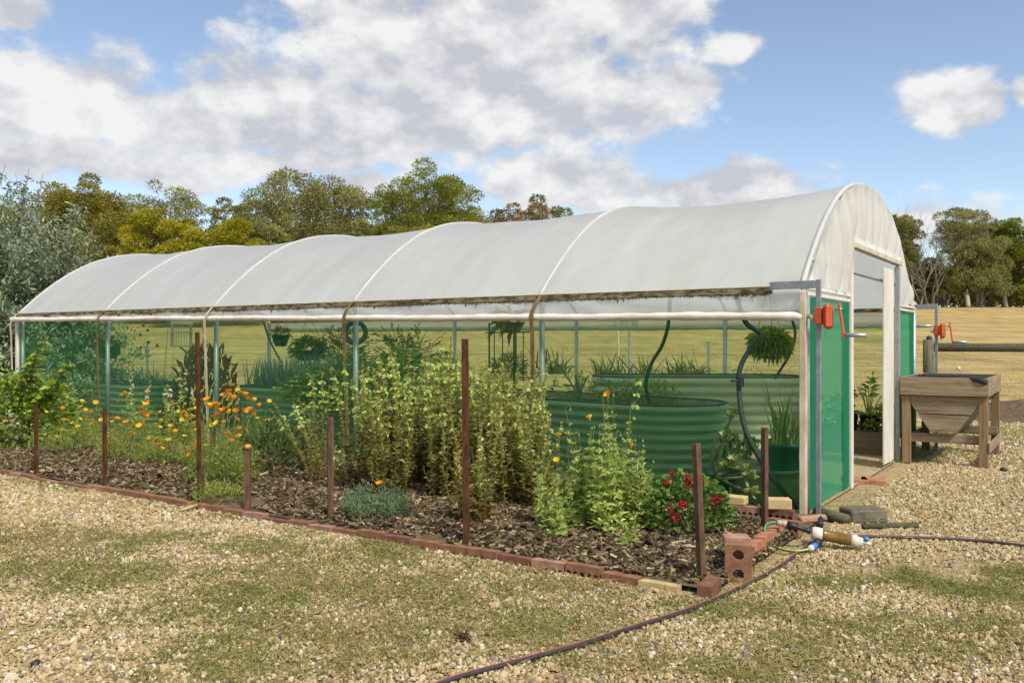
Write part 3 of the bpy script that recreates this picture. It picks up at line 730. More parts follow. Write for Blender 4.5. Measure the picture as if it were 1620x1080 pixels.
# closed white leaf with its stiles and black latch cord
leaf_ = MB().add(cbox((.022, .50, 2.10), .003, MT, T(-.055, 3.18, 1.10))).build('door_leaf', MAT['white'], tun)
vb = MB().add(cbox((.045, .085, 2.18), .004, MT, T(-.062, DM+.0, 1.10))).build('door_stile', MAT['dirtywhite'], leaf_)
MB().add(cbox((.045, .085, 2.16), .004, MT, T(-.060, 3.50, 1.10))).build('door_stile', MAT['galv'], leaf_)
MB().add(tube(TV(curve([(-.075, DM+.28, 1.02), (-.09, DM+.20, .98), (-.085, DM+.18, .78), (-.08, DM+.2, .62)], 6)), .006, 6)).add(tube(TV(curve([(-.075, DM+.28, 1.02), (-.09, DM+.33, .96), (-.085, DM+.38, .80)], 6)), .006, 6)).build('latch_cord', MAT['black'], leaf_)
MB().add(cbox((.02, .025, .06), .004, MT, T(-.085, DM+.2, .585))).build('cord_tag', MAT['redstripe'], leaf_)
# end rails and end nets
for (a, b) in ((.03, DL-.01), (DR+.01, WID-.03)):
    MB().add(cbox((.035, b-a, .03), .003, MT, T(-.03, (a+b)/2, PLATE+.005))).build('end_rail', MAT['white'], tun)
    MB().add(cbox((.03, b-a, .026), .003, MT, T(-.03, (a+b)/2, PLATE-.045))).build('end_rail', MAT['white'], tun)
    S = np.linspace(a, b, 16); Z = np.linspace(.02, PLATE-.06, 10); V = [(-.02+.01*mnoise.noise(Vector((w*2, z*.8, 2))), w, z) for w in S for z in Z]
    i = (np.arange(15)[:, None]*10+np.arange(9)).ravel()
    build('end_net', TV(V), [np.column_stack([i, i+1, i+11, i+10])], MAT['net3'], tun, smooth=True)
    for (c, d) in (((a+.02, a+.30), (b-.24, b-.01)) if a < 1 else ((a+.0, a+.16), (b-.28, b-.01))):
        q = TV([(-.036, c, .02), (-.036, d, .02), (-.036, d, PLATE-.07), (-.036, c, PLATE-.07)]); build('net_hem', q, [[0, 1, 2, 3]], MAT['net2'], tun)
S = np.linspace(.02, WID-.02, 30); V = [(LEN+.01, w, z) for w in S for z in (.03, PLATE)]
build('end_net', TV(V), [[2*k, 2*k+2, 2*k+3, 2*k+1] for k in range(29)], MAT['net'], tun)
MB().add(cbox((.04, WID-.06, .05), .003, MT, T(LEN+.03, WID/2, PLATE))).build('end_rail', MAT['white'], tun)

# ------------------------------------------------------------------ curtain winders
def winder(w0, sp, zg, label):
    t = thing('crank_winder', T(sp, w0, 0), label, 'crank winder', 'crank winders on the tunnel corners')
    MB().add(bar(T(sp, w0, 0), T(sp, w0, PLATE+.055), .034, .034, up=NV.tolist()+[0], ch=.003)).build('stand_post', MAT['galv_dark'], t)
    a = .22 if w0 < 1 else -.05
    arm = MB().add(bar(T(a, w0-.012, PLATE+.02), T(sp+.022, w0-.012, PLATE+.02), .03, .06, ch=.003)).build('stand_arm', MAT['galv_dark'], t)
    for x in (a-.05, a-.17):
        if w0 < 1: build('bolt', *[(lambda VF: (TV(np.column_stack([x+VF[0][:, 0], w0-.028-VF[0][:, 2], PLATE+.02+VF[0][:, 1]])), VF[1]))(lathe([(.009, 0), (.009, .006), (.002, .008)], 6))][0], MAT['bolt'], arm)
    # slider bracket on the post, round gearbox, crank arm and grip
    br = MB().add(cbox((.06, .07, .13), .006, MT, T(sp-.005, w0-.012, zg))).build('slider_bracket', MAT['orange'], t)
    MB().add(cbox((.062, .05, .012), .003, MT, T(sp-.005, w0-.016, zg+.071))).build('bracket_clip', MAT['blue'], br)
    gb = MB().add(cbox((.056, .14, .20), .026, MT, T(sp-.072, w0, zg-.004))).build('gearbox', MAT['orange'], t)
    V, F = lathe([(.0, -.012), (.090, -.012), (.097, -.006), (.097, .006), (.090, .012), (.045, .013), (.034, .024), (.0, .024)], 24)
    build('gear_cover', TV(np.column_stack([sp-.108-V[:, 2], w0+V[:, 0]*.9, zg+V[:, 1]*1.12])), F, MAT['orange'], gb)
    for k in range(5):
        an = k*2*math.pi/5+.3; V, F = lathe([(.009, 0), (.009, .014), (.003, .017)], 6)
        build('bolt', TV(np.column_stack([sp-.122-V[:, 2], w0+V[:, 0]+.062*math.cos(an), zg+V[:, 1]+.07*math.sin(an)])), F, MAT['bolt'], gb)
    MB().add(tube(TV([(sp-.12, w0, zg+.05), (sp-.17, w0, zg+.05)]), .009, 8)).build('crank_shaft', MAT['bolt'], t, smooth=True)
    MB().add(bar(T(sp-.150, w0, zg+.10), T(sp-.185, w0+.01, zg-.17), .014, .044, up=NV.tolist()+[0], ch=.003)).build('crank_arm', MAT['orange'], t)
    MB().add(tube(TV([(sp-.19, w0+.01, zg-.145), (sp-.345, w0+.01, zg-.15)]), .016, 12)).build('crank_grip', MAT['galv'], t, smooth=True)
    MB().add(tube(TV([(sp+.02, w0-.012, zg-.01), (sp+.06, w0-.02, zg-.01)]), .024, 10)).build('drive_coupling', MAT['dirtywhite'], t, smooth=True)


winder(-.075, -.15, 1.555, 'orange hand crank winder on grey post at the corner by the bricks')
winder(WID+.09, -.27, 1.50, 'orange hand crank winder behind the wooden planter box')
# ------------------------------------------------------------------ raised garden beds
def stadium(s0, s1, w0, w1, n=14, r=None):
    """Outline of a long round-ended bed in tunnel axes."""
    r = r or (w1-w0)/2; cw0, cw1 = w0+r, w1-r; pts = []
    for (cs, cw, a0) in ((s0+r, cw0, math.pi), (s1-r, cw0, 1.5*math.pi), (s1-r, cw1, 0), (s0+r, cw1, .5*math.pi)):
        for k in range(n): a = a0+.5*math.pi*k/(n-1); pts.append((cs+r*math.cos(a), cw+r*math.sin(a)))
    out = [pts[0]]
    for p in pts[1:]:
        if math.hypot(p[0]-out[-1][0], p[1]-out[-1][1]) > 1e-4: out.append(p)
    if math.hypot(out[0][0]-out[-1][0], out[0][1]-out[-1][1]) < 1e-4: out.pop()
    return np.array(out)


def raised_bed(outline, H, mt, label, ang=0, soil=.07, ribs=8, seam=True):
    c = outline.mean(0)
    if ang: M2 = rotz(ang)[:2, :2]; outline = (outline-c) @ M2.T+c
    t = thing('raised_bed', T(c[0], c[1], 0), label, 'raised garden bed', 'corrugated raised beds in the tunnel')
    e = np.roll(outline, -1, 0)-np.roll(outline, 1, 0); nn = np.column_stack([e[:, 1], -e[:, 0]]); nn /= np.linalg.norm(nn, axis=1)[:, None]
    n = len(outline); nz = ribs*10
    def wall(off, H0, H1, flip, amp):
        V = []
        for k in range(nz+1):
            z = H0+(H1-H0)*k/nz; a = amp*abs(math.sin(math.pi*ribs*k/nz))**1.25
            V.append(np.column_stack([outline+nn*(off+a), np.full(n, z)]))
        F = [[k*n+j, k*n+(j+1) % n, (k+1)*n+(j+1) % n, (k+1)*n+j] for k in range(nz) for j in range(n)]
        if flip: F = [f[::-1] for f in F]
        return TV(np.concatenate(V)), F
    V, F = wall(0, .004, H, False, .032); body = build('corrugated_wall', V, F, MAT[mt], t, smooth=True)
    V, F = wall(-.012, H-soil-.03, H-.002, True, .010); build('inner_wall', V, F, MAT['bedinner'], t, smooth=True)
    rim = np.vstack([np.column_stack([outline+nn*-.002, np.full(n, H+.004)])]); rim = np.vstack([rim, rim[:1]])
    MB().add(tube(TV(rim), .011, 6)).build('rim_trim', MAT['trim'], t, smooth=True)
    g = []; ctr = outline.mean(0)
    for f in (0, .35, .7, .97): g.append(np.column_stack([ctr+(outline-ctr)*max(f, .001), [H-soil+.03*mnoise.noise(Vector((p[0]*3*f, p[1]*3*f, 1))) for p in outline]]))
    F = [[k*n+j, k*n+(j+1) % n, (k+1)*n+(j+1) % n, (k+1)*n+j] for k in range(3) for j in range(n)]
    build('compost', TV(np.concatenate(g)), F, MAT['compost'], t, smooth=True)
    if seam:
        j = int(np.argmin(np.abs(outline[:, 0]-outline[:, 0].min()-.12)+(outline[:, 1]-outline[:, 1].min())*.8))
        p0, n0 = outline[j], nn[j]
        for k in range(ribs):
            z = H*(k+.5)/ribs; V, F = lathe([(.007, 0), (.006, .004), (.001, .006)], 6)
            if k == 0: zz_ = np.linspace(.01, H-.01, ribs*8); MB().add(tube(TV(np.column_stack([p0+n0*(.003+.032*np.abs(np.sin(math.pi*ribs*zz_/H))**1.25)[:, None], zz_])), .0022, 4)).build('panel_joint', MAT['trim'], body)
        tg = np.array([-n0[1], n0[0]]); V = np.column_stack([p0+n0*(.033+V[:, 2:3])+tg*V[:, :1], z+V[:, 1]]); build('rivet', TV(V), F, MAT['bolt'], body)
    for k in range(0, n, max(1, n//7)):
        q = outline[k]+nn[k]*.004; MB().add(cbox((.018, .018, .06), .003, MT, T(q[0], q[1], H-.02))).build('corner_clip', MAT['trim'], t)
    return t


bedA = raised_bed(stadium(1.12, 5.1, 1.05, 2.2, 14), .735, 'bedgreen', 'rounded green corrugated bed closest to the corner, black rim, behind the red geranium', R(10))
bedB = raised_bed(stadium(1.0, 3.6, 3.05, 4.05, 10, .35), .92, 'bedsage', 'tall pale sage corrugated bed along the far net wall', R(-31), soil=.1, seam=False)
bedC = raised_bed(stadium(5.95, 8.15, .88, 1.85, 10, .42), .735, 'bedgreen', 'green corrugated bed packed with upright blue green onions', R(0))
bedD = raised_bed(stadium(9.25, 10.95, .32, 1.25, 10, .40), .735, 'bedgreen', 'green corrugated bed of straggly onions at the shrub end', R(10))
bedF = raised_bed(stadium(6.2, 9.6, 3.4, 4.4, 8, .4), .70, 'bedgreen', 'green corrugated bed of tall tomato vines behind the birdcage', R(0), seam=False)


# ------------------------------------------------------------------ kerb, loose bricks, blocks
def cored(l=.23, h=.11, d=.076, holes=5, rows=1, rad=.017, depth=.03):
    """Brick standing on edge; the face towards -y carries a row of round core holes. Origin at the centre of the base."""
    bm = bmesh.new(); k = 8; cw = l/holes; chh = h/rows
    y0 = -d/2
    for r_ in range(rows):
        for c_ in range(holes):
            cx, cz = -l/2+cw*(c_+.5), chh*(r_+.5)
            sq, ci, ce = [], [], []
            for a in range(k):
                an = 2*math.pi*(a+.5)/k; x, z = math.cos(an), math.sin(an); f = max(abs(x), abs(z))
                sx, sz = (round(x/f, 5), round(z/f, 5))
                if abs(abs(x)-abs(z)) < 1e-6: pass
                sq.append(bm.verts.new((cx+sx*cw/2, y0, cz+sz*chh/2)))
                ci.append(bm.verts.new((cx+x*rad, y0, cz+z*rad))); ce.append(bm.verts.new((cx+x*rad, y0+depth, cz+z*rad)))
            corners = []
            for a in range(k):
                b = (a+1) % k
                va, vb = sq[a], sq[b]
                if abs(va.co.x-vb.co.x) > 1e-5 and abs(va.co.z-vb.co.z) > 1e-5:   # the square's corner lies between the two
                    co = bm.verts.new((cx+math.copysign(cw/2, va.co.x-cx), y0, cz+math.copysign(chh/2, va.co.z-cz)))
                    bm.faces.new((va, co, vb, ci[b], ci[a]))
                else: bm.faces.new((va, vb, ci[b], ci[a]))
                bm.faces.new((ci[a], ci[b], ce[b], ce[a]))
            bm.faces.new(ce)
    bmesh.ops.remove_doubles(bm, verts=bm.verts, dist=1e-5)
    # the other five sides
    e = .004
    q = [(-l/2, y0, 0), (l/2, y0, 0), (l/2, y0, h), (-l/2, y0, h)]
    bk = [(-l/2+e, d/2, 0), (l/2-e, d/2, 0), (l/2-e, d/2, h-e), (-l/2+e, d/2, h-e)]
    vv = [bm.verts.new(p) for p in q+bk]
    for f in ((3, 2, 6, 7), (1, 5, 6, 2), (0, 3, 7, 4), (5, 4, 7, 6), (0, 4, 5, 1)): bm.faces.new([vv[i] for i in f])
    bmesh.ops.recalc_face_normals(bm, faces=bm.faces); bm.verts.ensure_lookup_table()
    V = np.array([v.co[:] for v in bm.verts]); F = [[v.index for v in f.verts] for f in bm.faces]; bm.free(); return V, F


def shared_mesh(name, VF, mt):
    o = build(name, VF[0], VF[1], mt); me = o.data; bpy.data.objects.remove(o); me.name = name; return me


edging = thing('brick_edging', T(4, -2.45, 0), 'low red brick kerb around the front of the mulched garden bed', 'brick edging')
CB = cored()
bmesh_by = {k: shared_mesh('brick', CB, MAT[k]) for k in ('brick', 'brickdark', 'brick2', 'brick3', 'brickyel')}


def put(me, name, loc, rot, parent=None):
    o = bpy.data.objects.new(name, me); C.objects.link(o)
    l = np.asarray(loc, float)
    if parent is not None: l = l-np.array(parent.location); o.parent = parent
    o.location = l; o.rotation_euler = rot; return o


ROT0 = math.atan2(DV[1], DV[0])      # +s axis heading
rb = np.random.default_rng(5)
s = -.02
k = 0
while s < 9.4:
    up = .022+.012*math.sin(s*1.7)+rb.normal()*.006
    key = 'brickyel' if k == 0 else rb.choice(['brick', 'brick', 'brick', 'brickdark', 'brick', 'brick3'] if k != 17 else ['brick2'])
    # heading so that the cored face looks out of the bed
    put(bmesh_by[key], 'brick', T(s+.115, -2.45+rb.normal()*.006+.02*math.sin(s*.9), up-.11+.012), (rb.normal()*.02, rb.normal()*.02, ROT0+math.pi+rb.normal()*.02), edging)
    s += .238+abs(rb.normal())*.006; k += 1
# the turn of the corner and the short end
put(bmesh_by['brickdark'], 'brick', T(-.17, -2.40, -.045), (0, 0, ROT0+math.pi/2+.12), edging)
for j, (w, z, key, yaw) in enumerate([(-1.80, -.035, 'brick', .0), (-1.53, -.01, 'brick2', .02), (-1.29, -.004, 'brick2', 0), (-1.05, -.002, 'brick2', .0)]):
    put(bmesh_by[key], 'brick', T(-.14+.05*j*.25, w, z), (0, 0, ROT0-math.pi/2+yaw), edging)
put(bmesh_by['brick'], 'brick', T(-.10, -.78, .0), (0, .0, ROT0+math.pi-.15), edging)
put(bmesh_by['brickdark'], 'brick', T(.0, -.60, .035), (0, 0, ROT0+math.pi), edging)
for j, sx in enumerate((.245, .49, .73)): put(bmesh_by['brick' if j else 'brick3'], 'brick', T(sx, -.59+.02*j, .03), (0, 0, ROT0+math.pi+.03*j), edging)
# upright brick at the corner
MBk = cored(.15, .225, .11, 1, 2, .032, .05)
o = put(shared_mesh('standing_brick', MBk, MAT['brick']), 'standing_brick', T(-.20, -2.03, -.02), (R(3), 0, R(-14)), None)
tag(o, 'red two-hole brick standing upright at the corner of the kerb', 'brick')
o = MB().add(cbox((.15, .10, .05), .006, rotz(ROT0+.5), T(-.14, -1.90, .19))).build('broken_brick', MAT['brick3']); tag(o, 'pale broken brick piece leaning behind the upright kerb brick', 'brick')
o = MB().add(cbox((.225, .105, .06), .006, rotz(ROT0+.05), T(.36, -.57, .172))).build('cream_brick', MAT['brickyel']); tag(o, 'cream solid brick lying flat beside the red geranium', 'brick', 'cream bricks on the kerb')
o = MB().add(cbox((.19, .105, .075), .006, rotz(ROT0+.5), T(.01, -.60, .184))).build('cream_brick', MAT['brickyel']); tag(o, 'cream brick on the kerb next to the short rusty stake', 'brick', 'cream bricks on the kerb')
o = MB().add(cbox((.20, .10, .05), .012, euler(.1, .1, ROT0+.6), T(-.17, -.35, .05))).build('clay_chunk', MAT['brick3']); tag(o, 'tan clay chunk lying under the black hose fitting', 'brick')
g = G(1374, 829); o = MB().add(cbox((.29, .20, .10), .012, rotz(.12), (g[0], g[1]+.1, .05))).build('concrete_block', MAT['conc']); tag(o, 'weathered grey concrete block on the gravel by the corner post', 'block')
a, b = G(1300, 822), G(1346, 833); o = MB().add(tube([a+[0, 0.12, .035], (a+b)/2+[0, .10, .035], b+[0, .07, .035]], [.04, .043, .04], 9)).build('log_offcut', MAT['railwood'], smooth=True); tag(o, 'short grey log offcut beside the concrete block', 'log')
a, b = G(1365, 838), G(1452, 836); o = MB().add(tube([a+[0, 0, .02], (a+b)/2+[0, .02, .02], b+[0, 0, .02]], .022, 8)).build('old_stick', MAT['railwood'], smooth=True); tag(o, 'half buried grey stick in front of the concrete block', 'stick')
for (x, y, yaw, lab) in ((1356, 764, .35, 'tan brick paver set in gravel closest to the door jamb'), (1386, 765, .2, 'tan brick paver in gravel below the door leaf')):
    g = G(x, y); o = MB().add(cbox((.23, .22, .05), .006, rotz(yaw+ROT0), (g[0], g[1]+.06, .012))).build('door_paver', MAT['brick2']); tag(o, lab, 'paver')

# ------------------------------------------------------------------ stakes
def stake(px, py, h, mt, lean, label, shape='angle', cap=False, wd=.042):
    g = G(px, py); sw = SW(g[0], g[1]); z0 = bed_z(*sw) if sw[1] < 0 else 0
    g = G(px, py, z0)
    d = wd; tt = .006
    if shape == 'angle':   # star picket: three fins
        V = []; F = []; prof = []
        for a in (R(20), R(140), R(260)):
            c, s_ = math.cos(a), math.sin(a); nx, ny = -s_*tt/2, c*tt/2
            prof += [(c*d*.55+nx*-1, s_*d*.55+ny*-1), (c*d*.55+nx, s_*d*.55+ny), (math.cos(a+R(60))*tt*.8, math.sin(a+R(60))*tt*.8)]
    else:
        prof = [(-d/2, -d*.3), (d/2, -d*.3), (d/2, d*.3), (-d/2, d*.3)]
    n = len(prof); V = []; F = []
    for z in (-.25, h*.5, h):
        V += [(g[0]+x+lean[0]*z/h, g[1]+y+lean[1]*z/h, z0+z) for x, y in prof]
    for k in range(2): F += [[k*n+j, k*n+(j+1) % n, (k+1)*n+(j+1) % n, (k+1)*n+j] for j in range(n)]
    F += [[2*n+j for j in range(n)], list(range(n))[::-1]]
    if cap:
        t = thing('garden_stake', (g[0], g[1], z0), label, 'stake', 'rusty stakes along the garden bed')
        build('stake_shaft', V, F, MAT[mt], t)
        MB().add(lathe([(.0, 0), (.026, 0), (.026, .03), (.0, .034)], 10, (g[0]+lean[0], g[1]+lean[1], z0+h-.012))).build('stake_cap', MAT['petalcap'], t, smooth=True)
    else:
        o = build('garden_stake', V, F, MAT[mt]); tag(o, label, 'stake', 'rusty stakes along the garden bed')


MAT['petalcap'] = mat('yellow_cap', (.66, .33, .03), .5)
stake(57, 745, .67, 'rust', (-.005, 0), 'short dark stake in front of the leafy currant shrub')
stake(165, 766, .69, 'rust', (0, 0), 'short dark stake among orange poppies between shrub and tall stake')
stake(315, 790, 1.38, 'rust', (-.02, 0), 'tall dark red stake standing by the orange poppies')
stake(392, 800, .46, 'rust2', (0, 0), 'shortest stake with an orange yellow cap on its top', 'flat', True, .045)
stake(522, 815, .73, 'rust2', (.0, 0), 'short brown stake in front of the thin leaning snapdragons', wd=.05)
stake(738, 852, 1.31, 'rust', (-.01, 0), 'tall dark red stake in front of the dense snapdragon clump', 'flat', wd=.045)
stake(1110, 910, .73, 'rust2', (-.03, 0), 'short rusty stake leaning in front of the red geranium', wd=.05)
stake(1210, 838, .70, 'rust2', (0, 0), 'short rusty stake beside the cream brick and olive tub', wd=.05)

# ------------------------------------------------------------------ water hoses and the filter
def ring_tube(name, path, r, mts, stripes, parent=None, seg=10, kind=None):
    V, F = tube(path, r, seg)
    o = build(name, V, F, mts, parent, smooth=True)
    nf = len(F); idx = [stripes.get(i % seg, 0) if i < nf-2 else 0 for i in range(nf)]
    o.data.polygons.foreach_set('material_index', idx); return o


HB = [MAT['hosecol'], MAT['redstripe']]
pts = [G(x, y, .011) for x, y in ((640, 1105), (720, 1073), (820, 1046), (920, 1019), (1000, 993), (1080, 968), (1140, 944), (1190, 920), (1235, 895), (1265, 873), (1290, 856), (1330, 849), (1400, 850), (1480, 852), (1560, 857), (1640, 866), (1800, 880))]
o = ring_tube('garden_hose', curve(pts, 14), .0125, HB, {1: 1, 4: 1, 7: 1}); tag(o, 'black garden hose with red stripes snaking over the gravel', 'hose')
fl = thing('water_filter', G(1300, 850), 'amber water filter with white body, blue valve and black fittings', 'water filter')
g0 = G(1296, 846, .09)
def F3(x, y, z): return g0+np.array([x, y, z])
def cyl(name, a, b, prof, mt, par=None, seg=16):
    a, b = np.array(a), np.array(b); d = b-a; L = np.linalg.norm(d); d = d/L; u = unit(np.cross(d, [0, 0, 1.0])); v = np.cross(d, u)
    V, F = lathe([(r, z*L) for r, z in prof], seg); V = a+V[:, :1]*u+V[:, 1:2]*v+V[:, 2:3]*d
    return build(name, V, F, MAT[mt], par or fl, smooth=True)
ax0, ax1 = F3(.0, .0, .0), F3(.26, -.075, -.035)
bd = cyl('filter_body', F3(-.045, .015, .005), F3(.02, -.005, .0), [(0, 0), (.038, 0), (.046, .15), (.046, .6), (.04, 1), (0, 1)], 'whiteplastic')
cyl('pipe_branch', F3(-.03, -.07, -.035), F3(.035, .085, .045), [(0, 0), (.027, 0), (.027, .2), (.023, .22), (.023, .78), (.027, .8), (.027, 1), (0, 1)], 'whiteplastic', bd)
cyl('canister', F3(.02, -.005, 0), F3(.19, -.055, -.025), [(0, 0), (.041, 0), (.043, .05), (.039, .1), (.037, 1), (0, 1)], 'amber')
cyl('end_cap', F3(.185, -.054, -.025), F3(.255, -.075, -.035), [(0, 0), (.041, 0), (.042, .5), (.034, .55), (.030, 1), (0, 1)], 'whiteplastic')
cyl('flush_valve', F3(.255, -.075, -.035), F3(.305, -.09, -.042), [(0, 0), (.012, 0), (.012, 1), (0, 1)], 'whiteplastic')
cyl('valve_handle', F3(.268, -.085, -.02), F3(.285, -.072, -.005), [(0, 0), (.016, 0), (.018, .5), (.012, 1), (0, 1)], 'blue')
cyl('top_fitting', F3(.03, .075, .04), F3(.065, .15, .085), [(0, 0), (.022, 0), (.024, .3), (.017, .35), (.017, .8), (.009, .85), (.009, 1), (0, 1)], 'black')
cyl('valve_stem', F3(.06, .14, .08), F3(.10, .13, .06), [(0, 0), (.008, 0), (.008, 1), (0, 1)], 'blacktube')
cyl('black_connector', F3(-.055, .0, .02), F3(-.19, .065, .055), [(0, 0), (.023, 0), (.016, .2), (.014, .6), (.024, .65), (.024, 1), (0, 1)], 'black')
cyl('pink_coupling', F3(-.19, .065, .055), F3(-.255, .085, .06), [(0, 0), (.022, 0), (.024, .4), (.018, .5), (.022, .6), (.020, 1), (0, 1)], 'pink')
cyl('black_collar', F3(-.03, -.07, -.03), F3(-.06, -.105, -.045), [(0, 0), (.027, 0), (.027, 1), (0, 1)], 'black')
cyl('blue_collar', F3(-.06, -.105, -.045), F3(-.095, -.135, -.055), [(0, 0), (.021, 0), (.022, .9), (0, 1)], 'blue')
cyl('white_collar', F3(-.095, -.135, -.055), F3(-.12, -.15, -.06), [(0, 0), (.022, 0), (.018, 1), (0, 1)], 'whiteplastic')
lp = curve([F3(-.25, .085, .06), F3(-.31, .075, .055), F3(-.345, .03, .02), F3(-.34, -.045, -.04), F3(-.28, -.12, -.065), F3(-.20, -.165, -.068), F3(-.12, -.152, -.06)], 8)
ring_tube('link_hose', lp, .0115, [MAT['greenhose'], MAT['yellowstripe']], {2: 1, 7: 1}, fl)

# ------------------------------------------------------------------ wooden planter by the door
pl = thing('wooden_planter', T(-.54, 4.3, 0), 'weathered wooden trough planter on four legs with black liner', 'planter')
PS0, PS1, PW0, PW1, PZ0, PZ1 = -.98, -.10, 3.60, 5.08, .765, .965
t_ = .028
MB().add(cbox((PS1-PS0, t_, PZ1-PZ0), .004, MT, T((PS0+PS1)/2, PW0, (PZ0+PZ1)/2))).build('plank', MAT['plank'], pl)
MB().add(cbox((PS1-PS0, t_, PZ1-PZ0), .004, MT, T((PS0+PS1)/2, PW1, (PZ0+PZ1)/2))).build('plank', MAT['plank'], pl)
MB().add(cbox((t_, PW1-PW0-t_-.006, PZ1-PZ0), .004, MT, T(PS0+.018, (PW0+PW1)/2, (PZ0+PZ1)/2))).build('plank', MAT['plankw'], pl)
MB().add(cbox((t_, PW1-PW0-t_-.006, PZ1-PZ0), .004, MT, T(PS1-.018, (PW0+PW1)/2, (PZ0+PZ1)/2))).build('plank', MAT['plankw'], pl)


def vplank(w, z0, z1, a0, a1, b0, b1):
    """Trapezoid end board of the V trough: edges a at z0, b at z1 along s."""
    V = [(a0, w, z0), (a1, w, z0), (b1, w, z1), (b0, w, z1)]; V = V+[(x, w+.024, z) for x, _, z in V]
    return build('trough_board', TV(V), [[0, 1, 2, 3], [7, 6, 5, 4], [0, 4, 5, 1], [1, 5, 6, 2], [2, 6, 7, 3], [3, 7, 4, 0]], MAT['plank'], pl)


mid = (PS0+PS1)/2
for w in (PW0+.035, PW1-.06):
    lv = lambda z: .115+(.40-.115)*(z-.335)/(PZ0-.335)
    for kk, (z0, z1) in enumerate(((.335, .350), (.360, .550), (.562, .756))): vplank(w-.009*(kk == 1), z0, z1, mid-lv(z0), mid+lv(z0), mid-lv(z1), mid+lv(z1))
for sg in (-1, 1):     # sloping sides of the V, three boards each
    for k in range(3):
        f0, f1 = k/3+.004, (k+1)/3-.004; A = []
        for f in (f0, f1): A.append((mid+sg*(.115+.285*f), .345+.41*f))
        V = [(A[0][0], PW0+.062, A[0][1]), (A[1][0], PW0+.062, A[1][1]), (A[1][0], PW1-.064, A[1][1]), (A[0][0], PW1-.064, A[0][1])]
        V += [(x-sg*.02, w, z+.014) for x, w, z in V]
        build('trough_board', TV(V), [[0, 1, 2, 3], [7, 6, 5, 4], [0, 4, 5, 1], [1, 5, 6, 2], [2, 6, 7, 3], [3, 7, 4, 0]], MAT['plankw'], pl)
for s in (PS0+.055, PS1-.06):
    for w in (PW0+.055, PW1-.06):
        lg = MB().add(cbox((.088, .07, PZ0-.006), .005, MT, T(s, w, (PZ0-.006)/2))).build('leg', MAT['legwood'], pl)
        V, F = lathe([(.017, 0), (.017, .006), (.011, .012), (.0, .014)], 10)
        sgn = -1
        build('coach_bolt', TV(np.column_stack([s+V[:, 0], w-.035-V[:, 2], .40+V[:, 1]])), F, MAT['bolt'], lg, smooth=True)
        if s < -.5: build('coach_bolt', TV(np.column_stack([s-.044-V[:, 2], w+V[:, 0], .36+V[:, 1]])), F, MAT['bolt'], lg, smooth=True)
for w in (PW0+.105, PW1-.11): MB().add(cbox((PS1-PS0-.05, .022, .10), .003, MT, T(mid, w, .285))).build('stretcher', MAT['plank'], pl)
MB().add(cbox((.022, PW1-PW0-.02, .10), .003, MT, T(PS0-.005, (PW0+PW1)/2, .22))).build('stretcher', MAT['plankw'], pl)
MB().add(cbox((.022, PW1-PW0-.02, .10), .003, MT, T(PS1+.005, (PW0+PW1)/2, .22))).build('stretcher', MAT['plankw'], pl)
# liner: a sagging black cloth with a rolled flap over the front corner
V = []; n1, n2 = 12, 16
for i in range(n1+1):
    for j in range(n2+1):
        a, b = i/n1, j/n2; ed = min(min(a, 1-a)*5, min(b, 1-b)*6, 1)
        V.append((PS0+.035+(PS1-PS0-.07)*a, PW0+.03+(PW1-PW0-.06)*b, PZ1-.008-.10*ed+.012*mnoise.noise(Vector((a*6, b*6, 0)))))
build('liner', TV(V), [[i*(n2+1)+j, (i+1)*(n2+1)+j, (i+1)*(n2+1)+j+1, i*(n2+1)+j+1] for i in range(n1) for j in range(n2)], MAT['cloth'], pl, smooth=True)
fp = curve([(PS1-.18, PW0+.06, PZ1+.006), (PS0+.45, PW0+.05, PZ1+.010), (PS0+.22, PW0+.02, PZ1-.004), (PS0+.06, PW0-.01, PZ1-.03), (PS0+.02, PW0+.03, PZ1-.07)], 8)
V, F = tube(TV(fp), np.interp(np.linspace(0, 1, len(fp)), [0, .4, .75, 1], [.008, .02, .036, .022]), 8); build('liner_flap', V, F, MAT['cloth'], pl, smooth=True)
V, F = lathe([(0, 0), (.03, .005), (.022, .04), (.0, .055)], 7); g = T(PS1-.25, PW0+.05, PZ1-.012); build('liner_knot', V+g, F, MAT['cloth'], pl, smooth=True)

# ------------------------------------------------------------------ paddock fence
fe = thing('paddock_fence', (8.7, 18, 0), 'weathered timber rail fence with wire, in front of the paddock', 'fence')
V, F = tube([(8.75, 18, -.1), (8.75, 18, .7), (8.74, 18, 1.40)], [.118, .112, .105], 14); build('strainer_post', V, F, MAT['postwood'], fe, smooth=True)
V, F = tube([(8.85, 18, 1.235), (12, 18.02, 1.225), (16, 18.05, 1.215)], [.09, .095, .09], 14); build('rail', V, F, MAT['railwood'], fe, smooth=True)
V, F = tube([(14.6, 18, -.1), (14.6, 18, 1.38)], .10, 12); build('strainer_post', V, F, MAT['postwood'], fe, smooth=True)
V, F = lathe([(0, 0), (.06, .0), (.065, .02), (.05, .03), (.06, .05), (.03, .08), (0, .085)], 10, (8.76, 18, 1.40)); build('post_cap', V, F, MAT['black'], fe, smooth=True)
V, F = lathe([(0, -.04), (.03, -.035), (.04, 0), (.03, .035), (0, .04)], 10, (9.35, 17.95, .80)); build('insulator', V, F, MAT['label'], fe, smooth=True)
for z in (.25, .5, .78): MB().add(tube([(8.85, 18, z), (12, 18, z-.01), (18, 18.1, z)], .004, 4)).build('wire', MAT['wire'], fe)
MB().add(tube([(8.75, 17.9, 1.1), (11, 17.95, .85), (14.6, 18, .30)], .005, 4)).build('stay_wire', MAT['wire'], fe)
